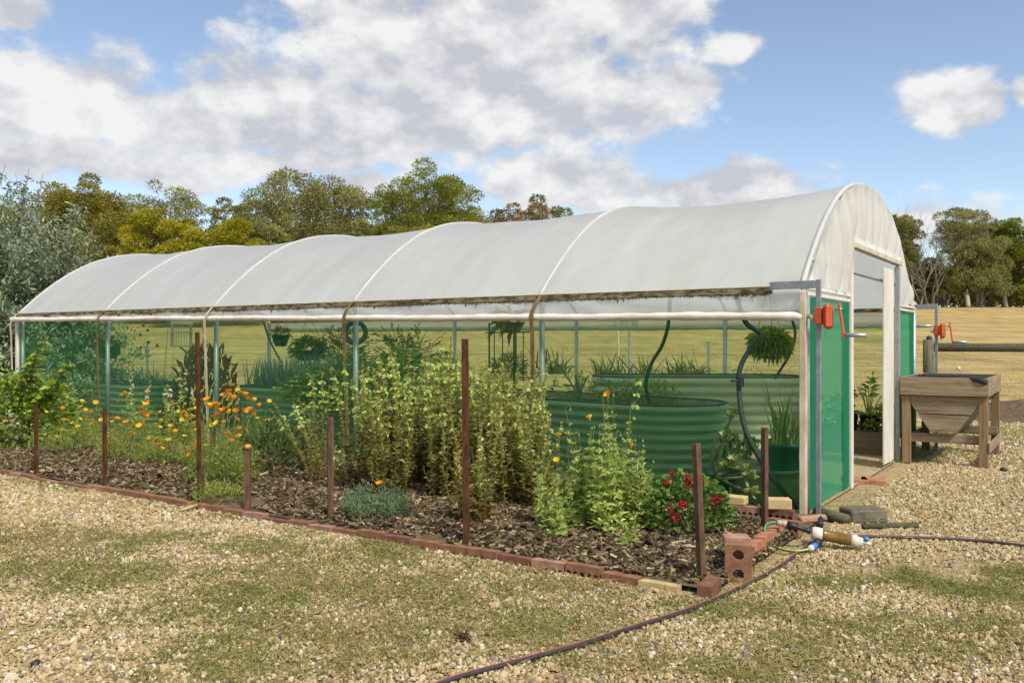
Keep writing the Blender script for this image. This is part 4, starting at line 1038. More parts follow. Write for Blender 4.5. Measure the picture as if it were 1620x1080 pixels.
MB().add(tube([(8.75, 17.9, 1.05), (11, 17.95, .82), (14.6, 18, .34)], .005, 4)).build('stay_wire', MAT['wire'], fe)
fb = thing('wire_fence', (0, 18, 0), 'sagging wire fence on thin posts behind the tunnel', 'fence')
for z in (.2, .42, .62, .85, 1.1): MB().add(tube([(8.65, 18, z), (3, 18.1, z-.02), (-2.2, 18.3, z), (-10, 19, z), (-20, 20, z+.04)], .0045, 4)).build('wire', MAT['wire'], fb)
for x, y in ((4.14, 18.05), (-2.1, 18.3), (-8, 18.8), (-14, 19.4)):
    V, F = cbox((.05, .035, 1.4), .004, None, (x, y, .66)); build('fence_post', V, F, MAT['galv_dark'], fb)
V, F = cbox((.045, .045, .95), .004, None, (G(1619, 700)[0]+.08, 10.9, .42)); o = build('metal_post', V, F, MAT['black']); tag(o, 'thin black post standing past the wooden planter', 'post')
# ================================================================== garden plants
def bg(px, py):
    """Point on the garden bed seen at a pixel of the photograph."""
    g = G(px, py, .05); s, w = SW(g[0], g[1]); return np.array([g[0], g[1], bed_z(s, w) if -2.45 < w < 0 else 0.])


def stems(lines, r, name, mt, parent, seg=4, r1=.5):
    m = MB()
    for p in lines: m.add(tube(p, np.linspace(r, r*r1, len(p)), seg, False))
    return m.build(name, MAT[mt], parent, smooth=True, kind='stuff')


def petal_mesh(name, mt, n=4, R0=.04, open_=.75, seed=0):
    """Cup-shaped flower of n overlapping petals."""
    rng = np.random.default_rng(seed); V = []; F = []; t = []
    for k in range(n):
        a0 = 2*math.pi*k/n+rng.normal()*.12; wd = 2*math.pi/n*.62; b = len(V); tt = rng.random()
        for i in range(4):
            f = i/3; rr = R0*(.12+.88*f**.8); z = R0*(1.15-open_*.6)*f**(1.1+open_)
            for j in range(4):
                g = (j/3-.5)*2; a = a0+g*wd*(.55+.55*f); V.append((rr*math.cos(a)*(1-.06*g*g), rr*math.sin(a)*(1-.06*g*g), z-R0*.10*g*g*f+rng.normal()*R0*.02)); t.append(tt*.5+.5*f)
        for i in range(3):
            for j in range(3): F.append([b+i*4+j, b+i*4+j+1, b+i*4+j+5, b+i*4+j+4])
    o = build(name, V, F, mt, None, t, smooth=True); me = o.data; bpy.data.objects.remove(o); return me


POPPY = [petal_mesh('poppy_flower', MAT['petal'], 4, .036, o_, i) for i, o_ in enumerate((.9, .6, .35, 1.2))]
POPPYY = [petal_mesh('poppy_flower', MAT['petaly'], 4, .034, o_, i+9) for i, o_ in enumerate((.9, .5, 1.2))]


def flower(me, loc, parent, rng, sc=1.0, tilt=.6, name='flower'):
    o = bpy.data.objects.new(name, me); C.objects.link(o); o.parent = parent; o.location = np.asarray(loc)-np.array(parent.location)
    o.rotation_euler = (rng.normal()*tilt*.6+.25, rng.normal()*tilt*.5, rng.random()*6.28); o.scale = (sc,)*3; return o


def poppy(px, py, h, r, nfl, label, seed, yellow=.35, n=750, leaf='poppy', extra=(), dens=.62):
    """Californian poppy: a mound of finely cut leaves, bare flower stalks, cup flowers."""
    rng = np.random.default_rng(seed); b = bg(px, py); t = thing('poppy_plant', b, label, 'poppy', 'poppies in the mulched bed')
    n = int(n*dens)
    th = rng.random(n)*6.283; rr = r*np.sqrt(rng.random(n)); lump = np.array([.75+.9*mnoise.noise(Vector((math.cos(x)*1.3+seed, math.sin(x)*1.3, y*3))) for x, y in zip(th, rr)]); zz = h*.72*rng.random(n)*(1-.55*(rr/r)**2)*np.clip(lump, .25, 1.3)
    B = b+np.column_stack([rr*np.cos(th), rr*np.sin(th), zz]); D = unit(np.column_stack([np.cos(th)*.6, np.sin(th)*.6, .9*np.ones(n)])+rng.normal(size=(n, 3))*.45)
    sets = [bladeset(rng, B, D, .05+.06*rng.random(n), .0065, .35, 2)]
    # forked leaf tips
    for k in range(3):
        B2 = B+D*(.02+.05*rng.random((n, 1))); D2 = unit(D+rng.normal(size=(n, 3))*.65); sets.append(leafset(rng, B2, D2, .03+.025*rng.random(n), .008, .1, .2))
    V, F, tt = join(sets); build('foliage', V, F, LEAF[leaf], t, tt, kind='stuff')
    L = []; fl = []
    nfl = int(nfl*1.75)
    for k in range(nfl+int(nfl*.35)+2):
        a = rng.random()*6.283; r0 = r*.5*math.sqrt(rng.random()); r1 = r0+r*.75*rng.random(); hh = h*(.30+.66*rng.random())
        p = np.array([[r0*math.cos(a), r0*math.sin(a), 0.], [(r0+r1)/2*math.cos(a+.1), (r0+r1)/2*math.sin(a+.1), hh*.55], [r1*math.cos(a+.15), r1*math.sin(a+.15), hh]])+b
        c = curve(p, 4); L.append(c)
        if k < nfl: fl.append(c[-1])
    for e in extra: L.append(curve([b, b+(np.array(e)-b)*[.6, .6, .55], np.array(e)], 4)); fl.append(np.array(e))
    stems(L, .0035, 'stem', 'stem', t, 4)
    for f in fl:
        ye = rng.random() < (yellow*1.3+.12); me = (POPPYY if ye else POPPY)[rng.integers(3)]; flower(me, f, t, rng, .75+.35*rng.random())
    return t


poppy(105, 715, .52, .38, 6, 'poppy with few yellow flowers between currant shrub and first short stakes', 1, .6, 700)
poppy(140, 705, .56, .30, 8, 'poppy with yellow orange flowers behind the shrub side short stake', 2, .5, 650)
poppy(205, 728, .62, .32, 11, 'orange poppy clump behind the short stake among poppies', 3, .3, 800)
poppy(215, 700, .66, .30, 6, 'orange poppy near the net between two short stakes', 4, .3, 550)
poppy(262, 735, .46, .30, 7, 'low yellow poppy left of the tall stake by the orange poppies'.replace(' left of', ' just before'), 5, .55, 650)
poppy(292, 705, .55, .32, 7, 'poppy with small orange cups behind the tall dark red stake', 6, .35, 600)
poppy(350, 765, .88, .30, 18, 'fullest poppy, bright orange flowers between tall stake and capped stake', 7, .2, 1300)
poppy(385, 730, .84, .27, 11, 'tall orange poppy in front of the onion bed', 8, .15, 600)
poppy(330, 740, .72, .25, 5, 'yellow flowered poppy close beside the tall dark red stake', 9, .8, 500)
poppy(596, 818, .30, .22, 0, 'small blue green poppy with one orange flower by the kerb', 10, 0, 800, 'poppyblue', [bg(598, 815)+np.array([.03, -.12, .235])])
# fallen feathery yellow-green sprawl
poppy(105+240, 790, .20, .2, 0, 'small flowerless poppy seedling tuft near the tall stake foot', 11, 0, 300)


def spikes(name, cat, base_px, n, spread, hs, label, group, seed, lean=(0, 0), leaf='snap', fl='snap', flow=.5, leafl=.035, dens=1.0, side=.12):
    """Snapdragon: several upright stems clothed in narrow leaves, seed pods and the last pale flowers at the top."""
    rng = np.random.default_rng(seed); b = bg(*base_px); t = thing(name, b, label, cat, group)
    L = []; LB, LD, LT, LL = [], [], [], []; FB, FD, FT = [], [], []
    for k in range(n):
        a = rng.random()*6.283; r0 = spread*.55*math.sqrt(rng.random()); h = hs[0]+(hs[1]-hs[0])*rng.random()
        p0 = b+np.array([r0*math.cos(a), r0*math.sin(a), 0]); ex = np.array([lean[0]+side*math.cos(a)+rng.normal()*.04, lean[1]+side*math.sin(a)+rng.normal()*.04, 0])*h
        c = curve([p0, p0+ex*.35+[0, 0, h*.45], p0+ex+[0, 0, h]], 6); L.append(c)
        m = int(150*h*dens); f = rng.random(m)**.9; idx = f*(len(c)-1); i0 = np.minimum(idx.astype(int), len(c)-2); q = c[i0]+(c[i0+1]-c[i0])*(idx-i0)[:, None]
        th = rng.random(m)*6.283; out = np.column_stack([np.cos(th), np.sin(th), .75+.7*f+rng.normal(size=m)*.35])
        LB.append(q); LD.append(out); LL.append(leafl*(1.2-.55*f)*(.6+.8*rng.random(m))*np.where(rng.random(m) < .15, 1.5, 1)); LT.append(np.clip(.16+.72*f+rng.normal(size=m)*.2, 0, 1))
        # side shoots
        for _ in range(int(3.2*h*dens)):
            f0 = .15+.5*rng.random(); i = int(f0*(len(c)-1)); a2 = rng.random()*6.283; ln = .10+.14*rng.random()
            e = c[i]+np.array([math.cos(a2)*ln*.5, math.sin(a2)*ln*.5, ln]); sc_ = curve([c[i], (c[i]+e)/2+np.array([math.cos(a2), math.sin(a2), 0])*ln*.12, e], 3); L.append(sc_)
            m2 = 14; g = rng.random(m2); q = sc_[(g*(len(sc_)-1)).astype(int)]; th = rng.random(m2)*6.283
            LB.append(q); LD.append(np.column_stack([np.cos(th), np.sin(th), .6+0*th])); LL.append(leafl*.8*(.6+.7*rng.random(m2))); LT.append(np.clip(.32+.55*f0+.2*g+rng.normal(size=m2)*.15, 0, 1))
        m = int(26*h); f = .74+.26*rng.random(m); i0 = np.minimum((f*(len(c)-1)).astype(int), len(c)-1); th = rng.random(m)*6.283
        keep = rng.random(m) < flow
        FB.append(c[i0][keep]); FD.append(np.column_stack([np.cos(th), np.sin(th), .5+0*th])[keep]); FT.append(rng.random(keep.sum()))
    stems(L, .0040, 'stem', 'stemolive', t, 4)
    B, D, LL, TT_ = map(np.concatenate, (LB, LD, LL, LT))
    V, F, tt = leafset(rng, B, D, LL, LL*.36, .25, .25, TT_); build('foliage', V, [F], LEAF[leaf], t, tt, kind='stuff')
    if fl and len(np.concatenate(FB)):
        B, D, t2 = map(np.concatenate, (FB, FD, FT)); m = len(B); sets = []
        for k in range(3): sets.append(leafset(rng, B+unit(D)*.008, unit(D+rng.normal(size=(m, 3))*.5), (.030+.012*rng.random(m)), .026, .15, .35, t2))
        V, F, tt = join(sets); build('blossom', V, F, MAT[fl], t, tt, kind='stuff')
    return t


dense = 'snapdragons in the dense middle clump'
SL = [((590, 775), 9, .20, (.75, .98), 'pale yellow snapdragon at the clump edge beside the dark strap'),
      ((615, 790), 9, .22, (.70, 1.0), 'bushy snapdragon with low leafy shoots above the small blue green poppy'),
      ((640, 770), 9, .2, (.85, 1.12), 'snapdragon with pale yellow flowers behind the small blue green poppy'),
      ((668, 760), 10, .2, (.95, 1.20), 'tall snapdragon topped with most of the pale yellow flowers'),
      ((700, 790), 10, .22, (.80, 1.22), 'tallest snapdragon spire just before the tall stake'),
      ((722, 765), 9, .2, (.85, 1.08), 'shorter pale flowered snapdragon at the back of the clump near the tall stake'),
      ((765, 795), 10, .2, (.78, 1.02), 'snapdragon with purple seed pods past the tall dark red stake'),
      ((800, 800), 10, .22, (.75, 1.0), 'brown-footed snapdragon in front of the mossy strap'),
      ((835, 790), 9, .2, (.62, .88), 'shorter snapdragon at the clump edge nearest the corrugated bed'),
      ((790, 770), 9, .2, (.80, 1.12), 'snapdragon spire in front of the dark iron plant stand'),
      ((755, 830), 7, .18, (.45, .75), 'low browned snapdragon at the foot of the tall stake'),
      ((738, 785), 9, .22, (.75, 1.02), 'green snapdragon filling in right behind the tall dark red stake'),
      ((715, 775), 9, .22, (.80, 1.10), 'yellow flowered snapdragon between the tallest spire and the tall stake'),
      ((815, 780), 9, .2, (.72, 1.0), 'olive green snapdragon behind the brown-footed one'),
      ((575, 765), 7, .16, (.60, .85), 'olive snapdragon leaning on the dark mossy strap'),
      ((845, 805), 7, .16, (.50, .78), 'short yellowing snapdragon beside the pale lettuce-green poppies')]
for k, (bp, n, sp, hs, lab) in enumerate(SL):
    spikes('snapdragon_plant', 'snapdragon', bp, n+5, sp*1.2, (hs[0]*.92, hs[1]*1.10), lab, dense, 40+k, flow=[.35, .2, .6, .9, .6, .35, .12, .12, .25, .15, .05, .5, .8, .25, .3, .2][k], leafl=.047, dens=1.4, side=.12)
spikes('snapdragon_plant', 'snapdragon', (778, 800), 4, .12, (.60, .86), 'slim snapdragon carrying dark purple pods', dense, 60, fl='snapred', flow=1.0, leafl=.035, dens=.7)
spikes('snapdragon_plant', 'snapdragon', (500, 770), 6, .14, (.55, .80), 'thin snapdragon leaning towards the poppies behind the short brown stake', 'thin snapdragons by the short brown stake', 61, (-.42, .08), flow=.35, leafl=.032, dens=1.2)
spikes('snapdragon_plant', 'snapdragon', (508, 758), 4, .10, (.80, 1.02), 'thin upright snapdragon spire behind the short brown stake', 'thin snapdragons by the short brown stake', 62, (.02, .05), flow=.4, leafl=.034, dens=1.2, side=.06)
spikes('snapdragon_plant', 'snapdragon', (560, 762), 3, .08, (.95, 1.12), 'single thin snapdragon spire against the dark mossy strap', 'thin snapdragons by the short brown stake', 63, (-.1, .05), flow=.4, leafl=.034, dens=1.1, side=.05)
spikes('snapdragon_plant', 'snapdragon', (535, 775), 5, .14, (.28, .48), 'low straggling snapdragon at the foot of the short brown stake', 'thin snapdragons by the short brown stake', 64, (.1, 0), flow=.2, leafl=.035, dens=1.2)
# tall seed-headed weeds near the birdcage bay
for k, (bp, n, hs, lab) in enumerate([((215, 705), 3, (.80, .98), 'tall green seeding stalk by the net near the birdcage'), ((285, 705), 4, (.75, 1.05), 'wiry seeding stalks with white flower near the tall stake'), ((265, 715), 3, (.7, .9), 'leafy bolted stalk between poppies before the tall stake')]):
    t = spikes('seeding_stalk', 'tall weed', bp, n, .10, hs, lab, None, 70+k, leaf='lettuce', fl='whitepetal', flow=.12, leafl=.05, dens=.55, side=.18)


def bush(name, cat, base, h, r, n, ll, lw, leaf, label, seed, group=None, up=.35, stem='twig', nst=9, squash=1.0, z0=0.0, shell=.45):
    """Leafy dome on a few stems."""
    rng = np.random.default_rng(seed); b = np.array(base, float); t = thing(name, b, label, cat, group)
    d = rdir(rng, n, .35); d[:, 2] = np.abs(d[:, 2]); rad = (shell+(1-shell)*rng.random(n)**.6)
    lump = 1+.18*np.array([mnoise.noise(Vector(x)*2.3+Vector((seed, 0, 0))) for x in d])
    q = d*(rad*lump)[:, None]*np.array([r, r, h*squash])
    B = b+q+[0, 0, z0]; D = unit(d*np.array([1, 1, .5])+np.array([0, 0, up])+rng.normal(size=(n, 3))*.45)
    V, F, tt = leafset(rng, B, D, ll*(.6+.7*rng.random(n)), lw*(.6+.7*rng.random(n)), .2, .2, np.clip(rng.random(n)*.75+.25*rng.random(n), 0, 1)); build('foliage', V, [F], LEAF[leaf], t, tt, kind='stuff')
    L = []
    for k in range(nst):
        dd = rdir(rng, 1, .8)[0]; dd[2] = abs(dd[2]); L.append(curve([b, b+dd*[r*.4, r*.4, h*.5], b+dd*[r*.8, r*.8, h*.85]], 3))
    stems(L, .006, 'stem', stem, t, 5); return t


bush('dark_bush', 'bush', bg(432, 748), .50, .36, 520, .12, .026, 'dark', 'dark green narrow-leaved bush behind the capped stake', 80, None, .75, 'stemolive')
bush('dark_bush', 'bush', bg(472, 728), .42, .24, 220, .11, .026, 'dark', 'small dark leaved bush behind the leaning snapdragon', 81, None, .75, 'stemolive')
ger = bush('geranium_plant', 'geranium', bg(1085, 840), .32, .33, 1100, .050, .052, 'geranium', 'bushy green geranium with crimson flower heads by the leaning stake', 82, None, .35, 'stem', 12, 1.0, .05, .55)
rg = np.random.default_rng(3); g0 = np.array(ger.location)
GH = [petal_mesh('flower_head', MAT['red'], 5, .016, 1.1, 20)]
def head_mesh():
    rng = np.random.default_rng(8); V, F, t, n = [], [], [], 0; me = GH[0]
    co = np.array([v.co[:] for v in me.vertices]); fs = [list(p.vertices) for p in me.polygons]
    for k in range(13):
        d = rdir(rng, 1, .5)[0]; M = np.array(Vector((0, 0, 1)).rotation_difference(Vector(d)).to_matrix()); V.append(co @ M.T+d*.026); F += [[i+n for i in f] for f in fs]; n += len(co); t += [rng.random()]*len(co)
    o = build('flower_head', np.concatenate(V), F, MAT['red'], None, t, smooth=True); m2 = o.data; bpy.data.objects.remove(o); return m2
HM = head_mesh(); L = []
for (x, y, Y) in ((1062, 749, 5.5), (1055, 764, 5.45), (1087, 757, 5.5), (1090, 767, 5.5), (1137, 786, 5.55), (1060, 803, 5.4), (1080, 799, 5.38), (1110, 762, 5.6), (1068, 817, 5.38), (1131, 793, 5.5)):
    p = P(x, y, Y); flower(HM, p, ger, rg, .55+.28*rg.random(), .4, 'flower_head'); L.append(curve([g0+[0, 0, .1], (g0+p)/2+[0, 0, .08], p], 4))
stems(L, .003, 'flower_stalk', 'stem', ger, 4)


def papaver(px, py, n, hs, r, label, seed, leaf='lettuce', nfl=1, leafl=.13):
    """Bolting poppies: pale lobed leaves up the stems, nodding buds on long stalks."""
    rng = np.random.default_rng(seed); b = bg(px, py); t = thing('lettuce_poppy', b, label, 'poppy', 'pale green bolting poppies'); L = []; LB, LD, LL = [], [], []; buds = MB(); tips = []
    for k in range(n):
        a = rng.random()*6.283; r0 = r*math.sqrt(rng.random()); h = 1.12*(hs[0]+(hs[1]-hs[0])*rng.random()); p0 = b+[r0*math.cos(a), r0*math.sin(a), 0]
        e = p0+[.10*h*math.cos(a)+rng.normal()*.05*h, .10*h*math.sin(a)+rng.normal()*.05*h, h]; c = curve([p0, (p0+e)/2+[rng.normal()*.03, rng.normal()*.03, 0], e], 6)
        hook = np.array([c[-1], c[-1]+[.018, 0, .022], c[-1]+[.035, 0, .008], c[-1]+[.036, 0, -.02]]); c2 = np.vstack([c[:-1], hook]) if rng.random() < .5 else c
        L.append(c2); buds.add((lambda VF: (VF[0]+c2[-1]-[0, 0, .015], VF[1]))(lathe([(0, 0), (.008, .005), (.009, .015), (.004, .026), (0, .028)], 6))); tips.append(c2[-1])
        m = int(70*h/.6); f = rng.random(m)**1.2*.86; i0 = (f*(len(c)-1)).astype(int); th = rng.random(m)*6.283
        LB.append(c[i0]); LD.append(np.column_stack([np.cos(th), np.sin(th), 1.1+.9*f+rng.normal(size=m)*.45])); LL.append(leafl*(1.1-.8*f)*(.7+.6*rng.random(m)))
    stems(L, .0045, 'stem', 'stem', t, 5)
    B, D, LL = map(np.concatenate, (LB, LD, LL)); D = unit(D); m = len(B); sets = [bladeset(rng, B, D, LL, LL*.25, .15+.55*rng.random(m), 3)]
    for k in range(4):     # lobes along each leaf
        f = .25+.18*k; q = B+D*(LL*f)[:, None]+(D*[.5, .5, 0]-[0, 0, 1])*(LL*.55*f*f)[:, None]; sd = unit(np.cross(D, [0, 0, 1.0]))*(1 if k % 2 else -1); sets.append(leafset(rng, q, unit(D*.5+sd+rng.normal(size=(m, 3))*.25), LL*.30, LL*.14, .2, .2))
    V, F, tt = join(sets); build('foliage', V, F, LEAF[leaf], t, tt, kind='stuff')
    buds.build('bud', MAT['stem'], t, smooth=True, kind='stuff')
    for k in range(nfl): flower(POPPY[k % 3] if k % 2 else POPPYY[1], tips[k]+np.array([0, 0, .01]), t, rng, .75)


papaver(975, 838, 15, (.45, .84), .24, 'tallest pale green bolting poppy in front of the corrugated bed', 90, nfl=2)
papaver(905, 838, 10, (.30, .58), .24, 'pale green sprawling poppy beside the dense snapdragons', 91, nfl=1, leafl=.11)
papaver(1008, 835, 7, (.30, .62), .12, 'yellow green leafy poppy touching the red geranium', 92, nfl=0, leafl=.12)
papaver(942, 818, 9, (.32, .64), .22, 'feathery green poppy against the corrugated wall', 93, 'poppy', nfl=1, leafl=.10)
papaver(880, 850, 3, (.30, .46), .05, 'slim poppy with one orange yellow cup near the snapdragons', 94, nfl=1, leafl=.10)
papaver(1000, 872, 2, (.10, .2), .05, 'tiny pale poppy seedling on the mulch before the geranium', 95, nfl=0, leafl=.08)
# leafy shrub with one tall shoot at the end of the bed
sb = bush('currant_shrub', 'shrub', bg(35, 705), .95, .72, 2300, .085, .055, 'shrub', 'bright green leafy currant shrub with one tall shoot', 100, None, .1, 'twig', 14)
rng = np.random.default_rng(101); b = np.array(sb.location); L = []; LB = []; LD = []
for (x, y, Y) in ((68, 535, 10.3), (110, 572, 10.2), (92, 600, 10.2), (30, 590, 10.4), (58, 560, 10.35), (10, 600, 10.4)):
    e = P(x, y, Y); c = curve([b+[.1, 0, .1], (b+e)/2+[rng.normal()*.05, 0, .1], e], 8); L.append(c)
    f = .35+.65*rng.random(70); q = c[(f*(len(c)-1)).astype(int)]; th = rng.random(70)*6.283; LB.append(q); LD.append(np.column_stack([np.cos(th), np.sin(th), .15+0*th]))
stems(L, .007, 'shoot', 'twig', sb, 5); B, D = np.concatenate(LB), np.concatenate(LD); V, F, tt = leafset(rng, B, D, .095+.05*rng.random(len(B)), .055, .3, .2); build('shoot_leaves', V, [F], LEAF['shrub'], sb, tt, kind='stuff')

# ------------------------------------------------------------------ plants inside the tunnel
def blades(name, cat, centre, ext, n, ll, lw, bend, leaf, label, seed, up=1.2, ang=0, group=None, spreadD=.35, parentless=True):
    rng = np.random.default_rng(seed); b = np.array(centre, float); t = thing(name, b, label, cat, group)
    q = (rng.random((n, 2))-.5)*2*np.array(ext); M2 = MT[:2, :2] @ rotz(ang)[:2, :2]; B = b+np.column_stack([q @ M2.T, np.zeros(n)])
    D = unit(np.column_stack([rng.normal(size=(n, 2))*spreadD, np.full(n, up)])); V, F, tt = bladeset(rng, B, D, ll*(.55+.6*rng.random(n)), lw, bend*rng.random(n), 4)
    build('foliage', V, F, LEAF[leaf], t, tt, kind='stuff'); return t


blades('onion_plants', 'onions', T(7.05, 1.36, .66), (.92, .36), 850, .56, .016, .22, 'onion', 'dense upright blue green onion leaves filling the corrugated bed', 110, spreadD=.16)
blades('onion_plants', 'onions', T(10.1, .78, .66), (.75, .36), 260, .46, .014, .75, 'onion', 'sparse straggling onion leaves in the bed by the silver shrub', 111, spreadD=.45)
t = blades('allium_stalks', 'allium', T(9.9, .7, .66), (.6, .2), 10, 1.0, .010, .04, 'onion', 'tall thin allium stalks with round seed heads in the onion bed', 112, spreadD=.12)
rng = np.random.default_rng(113)
for k in range(6): V, F = lathe([(0, -.025), (.02, -.015), (.026, 0), (.02, .017), (0, .025)], 8, T(9.4+rng.random(), .6+.4*rng.random(), 1.25+.35*rng.random())); build('seed_head', V, F, MAT['stemolive'], t, smooth=True)


def broad(name, cat, centre, h, r, n, ll, leaf, label, seed, group=None):
    """Bush of compound leaves: a rib with paired leaflets."""
    rng = np.random.default_rng(seed); b = np.array(centre, float); t = thing(name, b, label, cat, group)
    d = rdir(rng, n, .4); d[:, 2] = np.abs(d[:, 2]); B = b+d*np.array([r, r, h])*(.35+.6*rng.random((n, 1))); D = unit(d*[1, 1, .4]+[0, 0, .25]+rng.normal(size=(n, 3))*.3)
    L = ll*(.7+.6*rng.random(n)); S = unit(np.cross(D, [0, 0, 1.0])); sets = []; tn = rng.random(n)
    for k in range(7):
        f = (.25, .25, .5, .5, .75, .75, 1.0)[k]; sg = (-1, 1, -1, 1, -1, 1, 0)[k]; q = B+D*(L*f)[:, None]-np.array([0, 0, .25])*(L*f*f)[:, None]
        dd = unit(S*sg+D*(.7 if sg else 1.0)-[0, 0, .15]); sets.append(leafset(rng, q, dd, L*.42, L*.21, .15, .15, np.clip(tn+rng.normal(size=n)*.12, 0, 1)))
    V, F, tt = join(sets); build('foliage', V, F, LEAF[leaf], t, tt, kind='stuff')
    ls = [curve([b-[0, 0, .05], b+[x*.4, y*.4, h*.5], b+[x, y, h*.9]], 3) for x, y in rng.normal(size=(9, 2))*r*.5]; stems(ls, .009, 'stem', 'stem', t, 5); return t


broad('potato_plant', 'potato plant', P(555, 640, 10.2), .55, .62, 190, .20, 'potato', 'lush green potato plant behind the dark mossy strap', 120)
broad('potato_plant', 'potato plant', P(640, 610, 10.6), .42, .50, 130, .19, 'potato', 'green leafy potato plant behind the tall pale snapdragons', 121)
broad('leafy_plant', 'leafy plant', P(480, 640, 10.4), .35, .35, 70, .16, 'potato', 'leafy green plant at the end of the upright onion bed', 122)
broad('tomato_vine', 'tomato vine', T(7.5, 3.9, .64), 1.0, .75, 330, .17, 'tomato', 'tall tangled tomato vine behind the upright onions', 123)
broad('tomato_vine', 'tomato vine', T(9.0, 3.9, .64), 1.05, .65, 300, .17, 'tomato', 'tall tangled tomato vine behind the birdcage', 124)
bush('bronze_plant', 'bronze plant', T(8.75, 1.0, .05), 1.30, .48, 620, .22, .05, 'red', 'dark bronze leaved upright plant under the birdcage', 125, None, 1.3, 'twig', 9)
# strappy plants along the tall sage bed
for k, (x, y, Y, n, l, lab) in enumerate([(875, 592, 11.6, 70, .48, 'strappy green plant beside the mossy strap behind the round bed'), (965, 597, 11.9, 60, .46, 'strappy plant with brown tips at the end of the sage bed'), (1030, 597, 12.0, 45, .42, 'low strappy plant in the middle of the sage bed'), (1088, 597, 11.7, 75, .44, 'arching strappy plant under the black s-shaped tube'), (700, 590, 12.0, 60, .50, 'strappy plant behind the tall stake')]):
    blades('strappy_plant', 'strappy plant', P(x, y, Y), (.22, .16), n, l, .024, 1.0, 'strap', lab, 130+k, group='strappy plants along the far side', spreadD=.55)
bush('low_herb', 'herb', T(2.3, 2.0, .67), .30, .45, 500, .06, .03, 'potato', 'low green herb growing in the rounded corrugated bed', 140, None, .3, 'stem')
broad('young_tomato', 'young plant', T(3.0, 1.75, .67), .34, .42, 60, .13, 'potato', 'young bright leafy plant at the inner edge of the rounded bed', 141)
for k, (x, y, Y, lab) in enumerate(((697, 0, 0, ''),)): pass
spk = spikes('celosia_spike', 'flower spike', (984, 780), 1, .02, (1.02, 1.05), 'thin yellow flower spike standing before the rounded bed rim', None, 142, flow=1.0, dens=.35)
# hedge of weeds outside the far net
for k, (x, Y, lab) in enumerate([(1150, 16.5, 'low pale weeds outside the far net near the corner'), (690, 17.5, 'low pale weeds outside the far net in the middle')]):
    p = P(x, 600, Y); bush('weed_patch', 'weeds', (p[0], p[1], 0), .85, 1.3, 900, .09, .03, 'poppyblue', lab, 145+k, None, .5, 'stem')
b_ = P(990, 530, 60); bush('paddock_bush', 'bush', (b_[0], 60, float(gz(0, 60))), .9, .8, 400, .22, .12, 'darkgum', 'single dark bush standing alone on the paddock', 148, None)

# pots ------------------------------------------------------------------------------------------
tb = thing('olive_tub', T(.40, .47, 0), 'large olive green round tub inside the corner', 'tub')
V, F = lathe([(0, .012), (.27, .004), (.30, .02), (.335, .20), (.345, .27), (.365, .275), (.368, .30), (.35, .302), (.335, .29), (.32, .25), (0, .24)], 36, T(.40, .47, 0)); build('tub_shell', V, F, MAT['tub'], tb, smooth=True)
def pot(c, r0, r1, h, mt, label, name='plant_pot', cat='pot', group='pots inside the tunnel', labelled=False):
    t = thing(name, c, label, cat, group); V, F = lathe([(0, .003), (r0*.96, 0), (r0, .01), (r1*.97, h*.86), (r1*1.05, h*.88), (r1*1.06, h), (r1*.97, h), (r1*.93, h*.87), (0, h*.85)], 28, c); build('pot_shell', V, F, MAT[mt], t, smooth=True)
    if labelled: V, F = cbox((.045, .003, .05), .001, rotz(.3), np.array(c)+[.09, -r1*.93, h*.55]); build('sticker', V, F, MAT['label'], t)
    return t


pot(T(.30, .58, .25), .13, .16, .24, 'potgreen', 'dark green pot of striped strap leaves standing in the olive tub', labelled=True)
sp_ = thing('striped_strap_plant', T(.30, .58, .46), 'upright strappy plant with pale striped leaves in the dark green pot', 'strappy plant')
rng = np.random.default_rng(150); b = np.array(sp_.location)
for k in range(34):
    a = rng.random()*6.283; D = unit(np.array([[math.cos(a)*.42*rng.random(), math.sin(a)*.42*rng.random(), 1.0]])); V, F, tt = bladeset(rng, b[None]+rng.normal(size=(1, 3))*[.045, .045, 0], D, .40+.36*rng.random(), .022, .35*rng.random(), 5, np.array([rng.random()])); build('leaf', V, F, LEAF['strap'], sp_, tt)
pot(T(.82, .30, 0), .11, .14, .24, 'potgreen', 'dark green pot of the jade plant beside the rounded bed')
jd = thing('jade_plant', T(.82, .30, .2), 'jade plant with fat branching stems and leaf rosettes', 'jade plant'); b = np.array(jd.location); rng = np.random.default_rng(151); L = []; tips = []
for (x, y, Y) in ((1160, 659, 7.2), (1150, 690, 7.1), (1163, 730, 7.0), (1178, 742, 6.95), (1186, 755, 6.85), (1150, 738, 7.0), (1190, 780, 6.8), (1158, 655, 7.3)):
    e = P(x, y, Y); md = (b+e)/2+[rng.normal()*.05, 0, -.02]; L.append(curve([b, md, e], 5)); tips.append(e)
L.append(curve([P(1176, 745, 6.95), P(1184, 775, 6.85), P(1195, 790, 6.8)], 5))
m = MB()
for p in L: m.add(tube(p, np.linspace(.017, .010, len(p)), 7))
m.build('branch', MAT['jadestem'], jd, smooth=True, kind='stuff')
for e in tips:
    n = 11; th = np.arange(n)*2.4; D = unit(np.column_stack([np.cos(th), np.sin(th), np.linspace(.1, 1.3, n)])); V, F, tt = leafset(rng, np.tile(e, (n, 1)), D, .085+0*th, .048, .1, .12); build('rosette', V, [F], LEAF['jade'], jd, tt)
